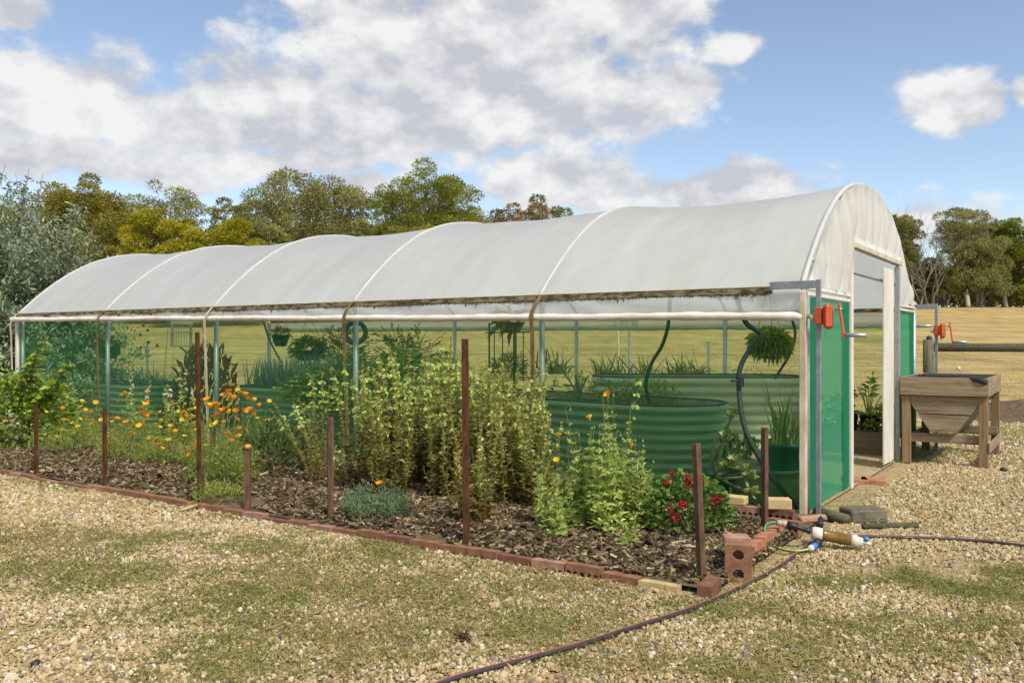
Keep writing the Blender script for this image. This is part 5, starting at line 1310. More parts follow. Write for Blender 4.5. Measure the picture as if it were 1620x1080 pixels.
for k, (s, w, r, h, l, lab) in enumerate([(1.55, 2.2, .16, .28, 'dark', 'black pot of dark leaves between the beds near the jade plant'), (.85, 1.0, .14, .26, 'dark', 'dark pot behind the olive tub'), (.45, 1.35, .17, .34, 'dark', 'dark leafy pot behind the striped strap plant')]):
    c = T(s, w, 0); pot(c, r*.8, r, h, 'potgreen', lab); bush('pot_plant', 'pot plant', c+np.array([0, 0, h*.8]), .24, .22, 160, .12, .03, l, 'dark leafy plant growing in '+['the black pot near the jade plant', 'the pot behind the olive tub', 'the pot behind the striped strap plant'][k], 152+k, None, .8, 'stem')
# by the door: a wide planter box with black pots, rhubarb-like leaf and red flowers
dt = thing('door_planter', T(.55, 4.45, 0), 'low brown timber planter box seen through the doorway', 'planter box')
for (c, sz) in (((.55, 4.08, .14), (.9, .04, .28)), ((.55, 4.88, .14), (.9, .04, .28)), ((.12, 4.48, .14), (.04, .75, .28)), ((.98, 4.48, .14), (.04, .75, .28))): MB().add(cbox(sz, .005, MT, T(*c))).build('plank', MAT['plank'], dt)
build('compost', TV([(.15, 4.11, .24), (.95, 4.11, .24), (.95, 4.85, .24), (.15, 4.85, .24)]), [[3, 2, 1, 0]], MAT['compost'], dt)
pot(T(.62, 4.28, .245), .11, .13, .26, 'black', 'black pot in the timber box seen through the doorway'); pot(T(.36, 4.30, .245), .10, .12, .24, 'black', 'smaller black pot against the door leaf in the timber box')
bush('trailing_plant', 'trailing plant', T(.18, 4.14, .25), .35, .22, 420, .045, .022, 'fern', 'trailing yellow green plant spilling over the timber box edge', 160, None, .0, 'stem')
bl = broad('rhubarb_plant', 'leafy plant', T(.42, 4.55, .35), .50, .30, 10, .34, 'geranium', 'broad dark leaves above the black pots in the doorway', 161)
rd = bush('red_flower_plant', 'flowers', T(.76, 4.4, .30), .40, .25, 200, .06, .05, 'geranium', 'small plant with red flowers at the door jamb', 162, None, .3, 'stem')
for k in range(6): flower(HM, np.array(rd.location)+np.array([rng.normal()*.12, rng.normal()*.1, .34+rng.random()*.1]), rd, rng, .8, .4, 'flower_head')
fbx = thing('foam_box', P(90, 640, 13.6)*[1, 1, 0], 'cream foam box with lid near the leafy shrub inside the net', 'foam box'); q = np.array(fbx.location)
V, F = cbox((.52, .36, .40), .01, MT, q+[0, 0, .2]); build('box_body', V, F, MAT['potgreen'], fbx); V, F = cbox((.56, .40, .06), .012, MT, q+[0, 0, .435]); build('box_lid', V, F, MAT['foam'], fbx)


# hanging things ------------------------------------------------------------------------------
def hanging(px, py, w, r, h, mt, leaf, n, ll, label, seed, droop=-.1, name='hanging_basket', spread=1.0, up=.5):
    s, z, Y = 0, 0, 0; ray = np.array([(px-810)/FPX, 1.0]); Y = (w+C0 @ NV)/(ray @ NV); c = P(px, py, Y)
    t = thing(name, c, label, 'hanging basket', 'hanging baskets in the tunnel')
    V, F = lathe([(0, -h), (r*.62, -h*.98), (r*.80, -h*.55), (r, 0), (r*1.03, .0), (r*1.03, .012), (r*.95, .012), (r*.9, -.02), (0, -.03)], 20, c); build('pot_shell', V, F, MAT[mt], t, smooth=True)
    ww = SW(c[0], c[1])[1]; top = max(np.interp(min(max(ww, .05), 4.95), ARC[:, 0], ARC[:, 1])-.05, c[2]+.4); hz = min(c[2]+.65, top)
    for k in range(3): a = k*2.09+.4; MB().add(tube([c+[r*math.cos(a), r*math.sin(a), .005], [c[0], c[1], hz]], .003, 4)).build('chain', MAT['black'], t)
    MB().add(tube([[c[0], c[1], hz], [c[0], c[1], top]], .004, 4)).build('hook', MAT['iron'], t)
    rng = np.random.default_rng(seed); d = rdir(rng, n, up); B = c+d*np.array([r, r, r*.7])*spread*(.4+.6*rng.random((n, 1)))+[0, 0, .03]; V, F, tt = leafset(rng, B, unit(d+[0, 0, droop]+rng.normal(size=(n, 3))*.4), ll*(.6+.7*rng.random(n)), ll*.3, .3, .2); build('foliage', V, [F], LEAF[leaf], t, tt, kind='stuff')


hanging(444, 532, 3.6, .16, .19, 'potgreen', 'tomato', 130, .10, 'dark green hanging pot of short stems above the upright onions', 170)
hanging(487, 556, 2.6, .25, .15, 'coir', 'tomato', 420, .12, 'wide coir hanging basket of grassy leaves beside the potato plant', 171, up=.4)
hanging(172, 550, 1.9, .21, .21, 'potgreen', 'red', 140, .10, 'dark green hanging pot behind the mossy strap at the shrub end', 172)
hanging(1218, 548, 1.15, .15, .12, 'coir', 'fern', 1300, .075, 'round fern basket bursting with yellow green fronds near the corner post', 173, -.35, spread=1.22, up=.05)
hanging(808, 512, 1.9, .17, .12, 'terracotta', 'strap', 40, .22, 'terracotta bowl hanging above the dark iron plant stand', 174)
# round dark tray and cage
ray = np.array([(562-810)/FPX, 1.0]); Y = (1.6+C0 @ NV)/(ray @ NV); c = P(562, 527, Y); tr = thing('hanging_tray', c, 'round dark green ring tray hanging behind the post by the mossy strap', 'tray')
V, F = lathe([(.105, .015), (.15, .015), (.155, .0), (.165, -.02), (.172, -.018), (.172, .02), (.165, .025), (.105, .022), (.105, .015)], 28); M_ = np.array(Vector((0, 0, 1)).rotation_difference(Vector((.35, -.94, 0))).to_matrix()); build('tray_disc', V @ M_.T+c, F, MAT['potgreen'], tr, smooth=True)
MB().add(tube([c+[0, 0, .17], c+[0, 0, .5]], .004, 4)).build('hook', MAT['iron'], tr)
ray = np.array([(287-810)/FPX, 1.0]); Y = (2.4+C0 @ NV)/(ray @ NV); c = P(287, 548, Y); cg = thing('bird_cage', c, 'square cream wire birdcage hanging under the roof', 'birdcage')
a = .155
V, F = cbox((2*a+.03, 2*a+.03, .03), .004, rotz(.5), c); build('cage_base', V, F, MAT['cage'], cg)
V, F = cbox((2*a+.02, 2*a+.02, .02), .004, rotz(.5), c+[0, 0, .24]); build('cage_band', V, F, MAT['cage'], cg)
for sx in range(7):
    for side in range(4):
        off = -a+2*a*sx/7; p = [(off, -a), (a, off), (-off, a), (-a, -off)][side]; q = rotz(.5) @ np.array([p[0], p[1], 0]); MB().add(tube([c+q, c+q+[0, 0, .38]], .005, 4)).build('cage_bar', MAT['cage'], cg)
V, F = lathe([(a*1.35, .38), (a*1.2, .43), (a*.5, .52), (.01, .54)], 4, c); build('cage_roof', V, F, MAT['cage'], cg)
MB().add(tube([c+[0, 0, .53], c+[0, 0, .85]], .004, 4)).build('hook', MAT['iron'], cg)
# iron plant stand
ir = thing('iron_plant_stand', P(812, 700, 9.6)*[1, 1, 0], 'dark iron plant stand with scrolls behind the mossy strap', 'plant stand'); q0 = np.array(ir.location)
def pin(x, y): return P(x, y, 9.6)
for x0, y0, y1 in ((774, 512, 690), (782, 526, 605), (795, 526, 600), (813, 512, 700), (816, 512, 700), (828, 526, 605), (841, 526, 600)): MB().add(tube([pin(x0, y0), pin(x0, y1)], .011 if y1 > 650 else .007, 6)).build('upright', MAT['iron'], ir)
for y in (527, 602): MB().add(tube([pin(768, y), pin(843, y-1)], .008, 6)).build('cross_bar', MAT['iron'], ir)
for x in (769, 845): a_ = np.linspace(0, 5.6, 26); MB().add(tube(np.array([pin(x+7*math.cos(v)*(1-v/14), 590+9*math.sin(v)*(1-v/14)) for v in a_]), .007, 5)).build('scroll', MAT['iron'], ir)
for y in (600,):
    p0 = pin(775, y); MB().add(tube([p0, p0+[.05, .3, 0], pin(842, y)+[.05, .3, 0], pin(842, y)], .008, 6)).build('shelf_frame', MAT['iron'], ir)
bush('pot_plant', 'pot plant', pin(806, 598)+np.array([0, .15, 0]), .26, .20, 500, .09, .012, 'strap', 'grassy tufted plant standing on the iron plant stand', 176, None, .8, 'stem')
# drip tubes
def hose(name, pts, r, label, mt='blacktube', group='black irrigation tubes in the tunnel'):
    o = MB().add(tube(curve(pts, 10), r, 8)).build(name, MAT[mt], smooth=True); tag(o, label, 'irrigation tube', group); return o


hose('irrigation_tube', [P(1060, 470, 8.2), P(1057, 515, 8.2), P(1047, 548, 8.25), P(1031, 575, 8.3), P(1022, 605, 8.35), P(1025, 628, 8.4), P(1034, 650, 8.4)], .019, 'black s-shaped tube dropping into the rounded bed')
ht = hose('irrigation_tube', [P(1165, 470, 7.0), P(1180, 511, 7.0), P(1204, 530, 7.0), P(1190, 548, 7.0), P(1172, 580, 7.0), P(1169, 615, 7.0), P(1175, 665, 6.95), P(1190, 705, 6.92), P(1225, 760, 6.9), P(1262, 805, 6.85)], .021, 'thick black curving tube with a valve beside the fern basket')
V, F = lathe([(0, -.04), (.03, -.038), (.032, .038), (0, .04)], 10, P(1171, 605, 6.98)); build('valve', V, F, MAT['black'], ht)
V, F = cbox((.10, .025, .02), .004, None, P(1166, 603, 6.97)); build('valve_lever', V, F, MAT['black'], ht)
hose('irrigation_tube', [P(1253, 505, 8.4), P(1258, 530, 8.4), P(1250, 560, 8.4), P(1232, 590, 8.5), P(1226, 600, 8.5)], .014, 'thin black tube behind the fern basket')
hose('irrigation_tube', [P(285, 550, 11.5), P(330, 585, 11.4), P(368, 612, 11.3)], .012, 'thin tube slanting from the birdcage to the onion bed')
hose('irrigation_tube', [P(417, 510, 12.6), P(425, 535, 12.6), P(437, 560, 12.5), P(445, 575, 12.4)], .014, 'thin black tube behind the dark green hanging pot')
hose('irrigation_tube', [P(112, 515, 13.5), P(117, 545, 13.5), P(113, 580, 13.5), P(117, 604, 13.4)], .016, 'thin black tube hanging above the straggly onion bed')
for k, (a, b, lab) in enumerate([((-5, 612), (60, 580), 'old white board lying lowest in the heap by the shrub'), ((-30, 600), (40, 588), 'old white board lying across the heap by the shrub'), ((-20, 585), (32, 602), 'grey white board tipped over the heap by the shrub')]):
    o = MB().add(bar(P(a[0], a[1], 14.8+.2*k), P(b[0], b[1], 15.0+.2*k), .14, .03)).build('old_board', MAT['board']); tag(o, lab, 'board', 'old boards by the shrub')
V, F = cbox((1.6, .5, .5), .05, None, P(-5, 640, 15.3)*[1, 1, 0]+np.array([0, 0, .25])); o = build('timber_pallet', V, F, MAT['board']); tag(o, 'weathered pallet under the old white boards', 'pallet')
# ================================================================== trees
def tree(name, label, box, Y, leaf, seed, bottom=.30, M=46, n=170, ll=.34, lw=.5, rc=.16, bark='barkpale', trunks=1, cat='tree', group=None, flat=.6, shellw=.75, ragged=.2, limbr=1.0, hang=0.0):
    """Tree standing at depth Y whose crown fills the pixel box (x0, y0, x1) of the photograph: trunk, limbs that fork to every leaf clump, clumps of leaves."""
    rng = np.random.default_rng(seed); x0, y0, x1 = box; M = int(M*1.4); flat = flat*1.1; tl = P(x0, y0, Y); tr_ = P(x1, y0, Y); cx = (tl[0]+tr_[0])/2; W = (tr_[0]-tl[0])/2
    zg = float(gz(cx, Y))-.1; H = tl[2]-zg; b = np.array([cx, Y, zg]); t = thing(name, b, label, cat, group)
    cz = bottom*H; ch = H-cz; ctr = b+[0, 0, cz+ch*.38]
    # clump centres: dense on the upper shell, some inside and low
    k = np.arange(M)+.5; zf = 1-1.38*k/M; ph = k*2.39996+seed; d = unit(np.column_stack([np.cos(ph)*np.sqrt(1-zf*zf), np.sin(ph)*np.sqrt(1-zf*zf), zf])+rng.normal(size=(M, 3))*.10); rad = shellw-.12+(1.12-shellw)*rng.random(M); rad = np.where(rng.random(M) < .25, rad*.6, rad)
    lump = np.array([1+ragged*1.5*mnoise.noise(Vector(x)*1.6+Vector((seed*3.1, 0, 0))) for x in d])
    rr = 1.22*rc*W*(.75+.6*rng.random(M)); up = ch*.62; low = ch*.40
    hz = np.sqrt(1-d[:, 2]**2)+1e-6; wide = np.minimum((1-np.abs(d[:, 2])**3)**.3333/hz, 1.6); d = d*np.column_stack([wide, wide, np.ones(M)]); lump = 1+(lump-1)*.45
    cc = ctr+d*(rad*lump)[:, None]*np.column_stack([np.full(M, W*.90), np.full(M, W*.90), np.where(d[:, 2] > 0, up-rc*W*flat*.6, low)])
    sets = []; tc = rng.random(M)
    per = np.maximum((n*1.9*(rr/rr.mean())**2).astype(int), 20); idx = np.repeat(np.arange(M), per); k = len(idx)
    e = rdir(rng, k, .25); q = cc[idx]+e*(rr[idx]*(.55+.5*rng.random(k)))[:, None]*[1, 1, flat]; D = unit(e*[1, 1, .6]+[0, 0, .2-hang]+rng.normal(size=(k, 3))*.5)
    tint = np.clip(.22+.45*tc[idx]+.38*(rng.random(k)-.35), 0, 1); L = .84*ll*(.6+.8*rng.random(k))
    V, F, tt = leafset(rng, q, D, L, L*lw, .1+hang*.4, .2, tint); build('crown', V, [F], LEAF[leaf], t, tt)
    m = MB(); r0 = .022*H*limbr
    for s in range(trunks):
        bo = b+np.array([rng.normal()*W*.12*(trunks > 1), rng.normal()*W*.1*(trunks > 1), 0]); fork = b+np.array([rng.normal()*W*.15, rng.normal()*W*.1, cz*(.75+.4*rng.random())])
        m.add(tube(curve([bo, (bo+fork)/2+[rng.normal()*.12, 0, 0], fork], 4), np.linspace(r0, r0*.6, 9), 7))
        sel = [i for i in range(M) if i % trunks == s]
        for g in range(0, len(sel), 3):
            grp = sel[g:g+3]; j = fork+(cc[grp].mean(0)-fork)*.5+rng.normal(size=3)*W*.04; m.add(tube(curve([fork, fork+(j-fork)*.5+[0, 0, W*.05], j], 3), np.linspace(r0*.50, r0*.26, 7), 5, False))
            for i in grp: m.add(tube(curve([j, (j+cc[i])/2+[0, 0, W*.03], cc[i]], 2), np.linspace(r0*.25, r0*.07, 5), 4, False))
    m.build('trunk', MAT[bark], t, smooth=True); return t


gl = 'gum trees behind the tunnel'
tree('gum_tree', 'warm olive dome-crowned tree beside the silver shrub', (62, 272, 205), 78, 'olive', 201, .15, 54, 260, .34, .45, .20, group=gl, flat=.7)
tree('gum_tree', 'small thin grey green gum with sky showing through its crown', (198, 281, 330), 92, 'gum', 202, .35, 30, 130, .34, .35, .18, group=gl, shellw=.8)
tree('gum_tree', 'dark olive gum rising between the thin gum and the broad grey gum', (322, 308, 412), 96, 'olive', 203, .2, 34, 160, .34, .4, .2, group=gl)
tree('gum_tree', 'broad grey green gum with pale branching limbs', (378, 263, 592), 84, 'gum', 204, .22, 72, 210, .33, .36, .145, group=gl, flat=.6, shellw=.8, limbr=1.15)
tree('gum_tree', 'round bright green gum with open pale limbs, standing apart', (578, 263, 768), 84, 'gumg', 205, .26, 66, 210, .33, .36, .15, group=gl, flat=.62, shellw=.82, limbr=1.1)
tree('gum_tree', 'low brown tinged tree behind the middle of the roof', (772, 310, 872), 100, 'brown', 206, .2, 30, 190, .36, .42, .22, group=gl)
tree('gum_tree', 'dark tree at the end of the row above the roof', (835, 308, 902), 106, 'darkgum', 207, .2, 22, 150, .36, .42, .24, group=gl)
tree('gum_tree', 'small reddish green tree between the two large gums', (548, 318, 606), 98, 'brown', 208, .2, 18, 130, .36, .42, .26, group=gl)
tree('gum_tree', 'dark gum filling behind the silver shrub', (-60, 300, 90), 90, 'darkgum', 209, .1, 40, 200, .36, .42, .22, group=gl)
tree('wattle_tree', 'lime green wattle with highest crown behind the roof', (196, 318, 318), 66, 'wattle', 210, .05, 44, 260, .28, .42, .2, group='lime green wattles behind the roof', bark='bark')
tree('wattle_tree', 'low lime green wattle in front of the taller one', (248, 348, 332), 60, 'wattle', 211, .0, 34, 260, .26, .42, .24, group='lime green wattles behind the roof', bark='bark')
tree('wattle_tree', 'rounded lime green wattle under the broad grey gum', (318, 336, 428), 62, 'wattle', 212, .0, 40, 260, .26, .42, .22, group='lime green wattles behind the roof', bark='bark')
tree('gum_tree', 'dull green bushy tree under the broad grey gum', (385, 345, 470), 72, 'gum', 213, .0, 34, 200, .3, .42, .24, group=gl, bark='bark')
tree('gum_tree', 'grey green bushy tree under the broad gum towards the round gum', (520, 345, 598), 74, 'gum', 214, .0, 30, 180, .3, .42, .24, group=gl, bark='bark')
tree('gum_tree', 'bushy green tree at the foot of the round bright gum', (600, 340, 700), 76, 'gumg', 215, .0, 30, 180, .3, .42, .24, group=gl, bark='bark')
tree('gum_tree', 'low bushy olive tree under the thin gum', (120, 330, 232), 70, 'olive', 216, .0, 36, 220, .3, .42, .24, group=gl, bark='bark')
tree('gum_tree', 'low bushy tree behind the brown tinged tree', (690, 330, 800), 100, 'darkgum', 217, .0, 30, 160, .34, .42, .24, group=gl, bark='bark')
# right-hand group across the paddock
gr = 'trees across the straw paddock'
tree('paddock_tree', 'dark dense tree half hidden by the tunnel end', (1385, 335, 1456), 92, 'darkgum', 220, .25, 40, 210, .30, .4, .22, group=gr, bark='barkgrey', trunks=2)
tree('paddock_tree', 'tall airy gum behind the bare tree', (1482, 322, 1572), 98, 'gum', 221, .38, 40, 150, .30, .36, .2, group=gr, trunks=2, shellw=.8)
tree('paddock_tree', 'green rounded gum at the frame edge of the paddock', (1562, 340, 1622), 97, 'gumg', 222, .3, 36, 190, .30, .4, .24, group=gr)
tree('paddock_tree', 'drooping dense bushy tree in the middle of the paddock group', (1506, 368, 1594), 90, 'gum', 223, .03, 60, 190, .30, .32, .17, group=gr, bark='barkgrey', trunks=4, hang=.5, flat=.8)
tree('paddock_tree', 'rounded leafy tree beyond the picture edge', (1610, 352, 1700), 96, 'darkgum', 224, .2, 36, 180, .32, .4, .22, group=gr)
for k, (x0, y0, x1, Y, lf, lab) in enumerate([(1440, 412, 1490, 100, 'wood', 'dull green scrub beneath the bare tree'), (1462, 395, 1520, 106, 'darkgum', 'dark scrub behind the airy gum trunks'), (1575, 415, 1625, 99, 'gum', 'grey green scrub under the rounded gum'), (1405, 420, 1450, 98, 'wood', 'low scrub against the tunnel end'), (1608, 440, 1660, 92, 'gumg', 'small green scrub bush at the paddock edge'), (1660, 380, 1760, 102, 'darkgum', 'dark scrub past the picture edge'), (1540, 430, 1590, 108, 'wood', 'dull scrub far behind the drooping tree')]):
    tree('scrub_bush', lab, (x0, y0, x1), Y, lf, 230+k, .0, 26, 170, .30, .4, .26, bark='barkgrey', trunks=3, cat='bush', group='scrub under the paddock trees')


def dead(name, label, base, H, seed, n0=3):
    rng = np.random.default_rng(seed); t = thing(name, base, label, 'bare tree', 'bare trees in the paddock group'); m = MB()
    def grow(p, d, L, r, dep):
        e = p+d*L; mid = (p+e)/2+rng.normal(size=3)*L*.05; m.add(tube(curve([p, mid, e], 3), np.linspace(r, r*.62, 7), 5 if dep < 2 else 4, False))
        if dep >= 4 or r < .008: return
        for k in range(3 if dep == 0 else 2+(rng.random() < .3)):
            nd = unit(d+rng.normal(size=3)*.42+[0, 0, .12]); grow(e if k else p+(e-p)*.7, nd, L*(.55+.3*rng.random()), r*.55, dep+1)
    for k in range(n0): grow(np.array(base)+[rng.normal()*.4, rng.normal()*.4, 0], unit(np.array([rng.normal()*.25, rng.normal()*.2, 1.0])), H*.36, .085, 0)
    m.build('branch', MAT['bark'], t, smooth=True); return t


for (x, Y, top, lab, sd) in ((1452, 90, 325, 'tall bare grey tree with thin upright branches', 240), (1470, 91, 345, 'bare grey tree leaning towards the airy gum', 241), (1480, 89, 400, 'short bare pale tree with bent trunk', 242)):
    p = P(x, top, Y); zb = float(gz(0, Y)); dead('bare_tree', lab, (p[0], Y, zb-.1), p[2]-zb, sd, 3 if sd != 242 else 2)
# low shrubbery that closes the foot of the far row
def wood_mass():
    rng = np.random.default_rng(250); N = 46000; M_ = 30000; x = rng.uniform(-170, 8, N); y = 108+rng.normal(size=N)*2.5; h = np.where(x < -24, 7.8, 4.5)*np.clip((x+172)/30, .15, 1)+2.2*np.array([mnoise.noise(Vector((a*.16, 0, 0))) for a in x]); z = gz(x, y)+h*rng.random(N)**.95
    V, F, tt = leafset(rng, np.column_stack([x, y, z]), rdir(rng, N, .4), .6, .28, .1, .2); o = build('far_undergrowth', V, [F], LEAF['wood'], None, tt, kind='stuff'); o['label'] = 'low dark undergrowth along the foot of the far trees'
    N = M_
    x = rng.uniform(30, 130, N); y = 118+rng.normal(size=N)*3; h = 5.0+2.4*np.array([mnoise.noise(Vector((a*.12, 7, 0))) for a in x]); z = gz(x, y)+h*rng.random(N)**.7
    x = np.append(x, rng.uniform(30, 160, N)); y = np.append(y, 132+rng.normal(size=N)*2); z = np.append(z, gz(0, 132)+4.5*rng.random(N))
    V, F, tt = leafset(rng, np.column_stack([x, y, z]), rdir(rng, 2*N, .4), .7, .34, .1, .2); o = build('far_undergrowth', V, [F], LEAF['wood'], None, tt, kind='stuff'); o['label'] = 'low dark undergrowth behind the paddock trees'


wood_mass()


def silver():
    """Big silver-leaved shrub at the far end of the tunnel."""
    rng = np.random.default_rng(260); Y = 17.5; b = np.array([P(20, 400, Y)[0]-.4, Y, 0]); t = thing('silver_shrub', b, 'large silver grey shrub behind the far end of the tunnel', 'shrub')
    M = 560; d = rdir(rng, M, .5); d[:, 2] = np.abs(d[:, 2]); lump = np.array([1+.35*mnoise.noise(Vector(x)*2.2) for x in d]); rad = .60+.40*rng.random(M)
    e = b+d*(rad*lump)[:, None]*np.array([2.75, 2.1, 4.2])+[0, 0, .3]
    ex = [P(*q, 17.2) for q in ((-5, 255), (8, 262), (25, 275), (46, 268), (68, 275), (-20, 258), (40, 290), (15, 285), (60, 300), (90, 330), (120, 350), (170, 385), (182, 400), (150, 360))]
    e = np.vstack([e, ex]); m = MB(); B, D, TI = [], [], []
    for k, q in enumerate(e):
        st = b+(q-b)*[.35, .35, .45]; st = st+rng.normal(size=3)*.15; c = curve([st, (st+q)/2+rng.normal(size=3)*.12, q], 6)
        if k % 5 == 0 or k >= M: m.add(tube(np.vstack([b+rng.normal(size=3)*[.2, .2, 0], st, *c[1:]]), np.linspace(.022, .004, len(c)+1), 5, False))
        n = 190 if k < M else 90; f = .25+.75*rng.random(n); p = c[(f*(len(c)-1)).astype(int)]+rng.normal(size=(n, 3))*(.085 if k < M else .04); th = rdir(rng, n, .35); B.append(p); D.append(th); TI.append(np.clip(.25+.3*rng.random()+.45*rng.random(n)*f, 0, .97))
    B, D, TI = map(np.concatenate, (B, D, TI)); TI = np.where(rng.random(len(TI)) < .03, 1.0, TI)
    V, F, tt = leafset(rng, B, D, (.085+.065*rng.random(len(B))), .042, .1, .2, TI); build('crown', V, [F], LEAF['silver'], t, tt); m.build('branch', MAT['barkgrey'], t, smooth=True)


silver()


# ================================================================== gravel, bark chips, grass
def in_bed(x, y):
    dx, dy = x-C0[0], y-C0[1]; s = dx*DV[0]+dy*DV[1]; w = dx*NV[0]+dy*NV[1]; return s, w


GRASS_PATCH = [(30, 852, .55), (20, 862, .6), (130, 905, .5), (60, 900, .6), (180, 915, .45), (230, 852, .3), (310, 960, .42), (270, 965, .3), (365, 935, .35), (500, 900, .55), (540, 930, .65), (470, 990, .5), (600, 880, .45), (650, 960, .6), (560, 1000, .6), (720, 920, .5), (760, 980, .55), (350, 1060, .35), (850, 930, .4), (850, 1000, .4), (440, 1040, .45),
               (1200, 960, .22), (1330, 920, .18), (1340, 990, .2), (1440, 912, .14), (1560, 935, .3), (1600, 945, .35), (1540, 985, .3), (1480, 1020, .3), (1250, 1010, .25), (1310, 1050, .25), (1190, 1060, .3), (1610, 905, .18), (1600, 1000, .3), (1120, 965, .2), (1000, 1050, .2), (640, 860, .4), (420, 862, .35), (1580, 665, .5), (1540, 690, .35), (1520, 680, .4)]
GP = np.array([(*G(x, y)[:2], r) for x, y, r in GRASS_PATCH])


def grass_density(x, y):
    d = np.zeros(len(x))
    for gx, gy, r in GP: d = np.maximum(d, np.exp(-(((x-gx)/(r*1.5))**2+((y-gy)/r)**2)*1.1))
    nz = np.array([mnoise.noise(Vector((a*2.6, b*2.6, 9))) for a, b in zip(x, y)]); n2 = np.array([mnoise.noise(Vector((a*9, b*9, 4))) for a, b in zip(x, y)])
    return np.clip(d*1.2+.45*nz+.45*n2-.22, 0, 1)


def scatter_yard(rng, dens, y0, y1):
    A = []
    n = int(dens*(1.40*(y1**2-y0**2)/2+2.4*(y1-y0))); y = np.sqrt(rng.uniform(y0**2, y1**2, n)); x = rng.uniform(-1, 1, n)*(.70*y+1.2)
    s, w = in_bed(x, y); ok = ~((s > -.28) & (w > -2.50) & (w < 5.05)); return x[ok], y[ok]


def stones():
    rng = np.random.default_rng(300); xs, ys, sz = [], [], []
    for y0, y1, dn, a in ((2.3, 4.6, 5600, .0053), (4.6, 6.5, 4300, .0059), (6.5, 9.5, 2100, .0074), (9.5, 15, 650, .0105)):
        x, y = scatter_yard(rng, dn, y0, y1); g = grass_density(x, y) if y0 < 8 else np.zeros(len(x)); bare = np.array([mnoise.noise(Vector((a_*.9, b_*.9, 21))) for a_, b_ in zip(x, y)])
        ok = (rng.random(len(x)) > g*.85) & (rng.random(len(x)) < np.clip(1.0-np.maximum(bare-.12, 0)*2.2, .15, 1)); x, y = x[ok], y[ok]; xs.append(x); ys.append(y); sz.append(a*np.exp(rng.normal(size=len(x))*.36))
    x, y, r = map(np.concatenate, (xs, ys, sz)); n = len(x)
    cube = np.array([(-1, -1, -1), (1, -1, -1), (1, 1, -1), (-1, 1, -1), (-1, -1, 1), (1, -1, 1), (1, 1, 1), (-1, 1, 1)], float); cube[4:, :2] *= .62; cube[:4, :2] *= .95
    V = cube[None]*(1+rng.normal(size=(n, 8, 3))*.22); V = V*np.stack([r*rng.uniform(.8, 1.5, n), r*rng.uniform(.7, 1.1, n), r*rng.uniform(.45, .8, n)], 1)[:, None]
    a = rng.random(n)*6.283; ca, sa = np.cos(a)[:, None], np.sin(a)[:, None]; tx = rng.normal(size=(n, 1))*.25
    X = V[..., 0]*ca-V[..., 1]*sa; Yy = V[..., 0]*sa+V[..., 1]*ca; Z = V[..., 2]+X*tx
    V = np.stack([X+x[:, None], Yy+y[:, None], Z+(r*.12)[:, None]], 2).reshape(-1, 3)
    q = np.array([[4, 5, 6, 7], [0, 1, 5, 4], [1, 2, 6, 5], [2, 3, 7, 6], [3, 0, 4, 7]]); F = (np.arange(n)[:, None, None]*8+q).reshape(-1, 4)
    t = rng.random(n); o = build('gravel', V, [F], LEAF['stone'], None, np.repeat(t, 8), kind='stuff'); o['label'] = 'loose cream gravel stones over the yard'


def chips():
    rng = np.random.default_rng(310); n = 30000; s = rng.uniform(-.15, 8.6, n)*1.0; s = np.where(rng.random(n) < .3, rng.uniform(-.15, 3.5, n), s); w = rng.uniform(-2.40, -.06, n); s[:1100] = rng.uniform(-.2, .35, 1100); w[:1100] = rng.uniform(-2.40, -.9, 1100)
    ok = np.array([mnoise.noise(Vector((a*1.5, b*1.5, 2))) for a, b in zip(s, w)]) > -.42; ok[:1100] = True; ok &= ~((s < .9) & (w > -.72)); s, w = s[ok], w[ok]; n = len(s)
    z = .022+.045*np.minimum(np.minimum((w+2.42)/.25, (-.03-w)/.4), np.minimum((s+.2)/.2, 1)).clip(0, 1)
    c = TV(np.column_stack([s, w, z+.006+.016*rng.random(n)])); L = .034*np.exp(rng.normal(size=n)*.42); Wd = L*rng.uniform(.14, .42, n); Hh = .0035+.004*rng.random(n)
    base = np.array([(-1, -.7, -1), (.8, -1, -1), (1, .8, -1), (-.9, 1, -1), (-1, -.7, 1), (.8, -1, 1), (1, .8, 1), (-.9, 1, 1)], float)
    V = base[None]*(1+rng.normal(size=(n, 8, 3))*.16)*np.stack([L/2, Wd/2, Hh], 1)[:, None]
    a = rng.random(n)*6.283; b = rng.normal(size=n)*.33; g = rng.normal(size=n)*.4
    x, y, zz = V[..., 0], V[..., 1], V[..., 2]; y, zz = y*np.cos(g)[:, None]-zz*np.sin(g)[:, None], y*np.sin(g)[:, None]+zz*np.cos(g)[:, None]; x, zz = x*np.cos(b)[:, None]-zz*np.sin(b)[:, None], x*np.sin(b)[:, None]+zz*np.cos(b)[:, None]
    x, y = x*np.cos(a)[:, None]-y*np.sin(a)[:, None], x*np.sin(a)[:, None]+y*np.cos(a)[:, None]
    V = (np.stack([x, y, zz], 2)+c[:, None]).reshape(-1, 3); q = np.array([[4, 5, 6, 7], [0, 1, 5, 4], [1, 2, 6, 5], [2, 3, 7, 6], [3, 0, 4, 7], [3, 2, 1, 0]]); F = (np.arange(n)[:, None, None]*8+q).reshape(-1, 4)
    o = build('bark_mulch', V, [F], LEAF['chip'], None, np.repeat(rng.random(n), 8), kind='stuff'); o['label'] = 'brown bark chips covering the garden bed'


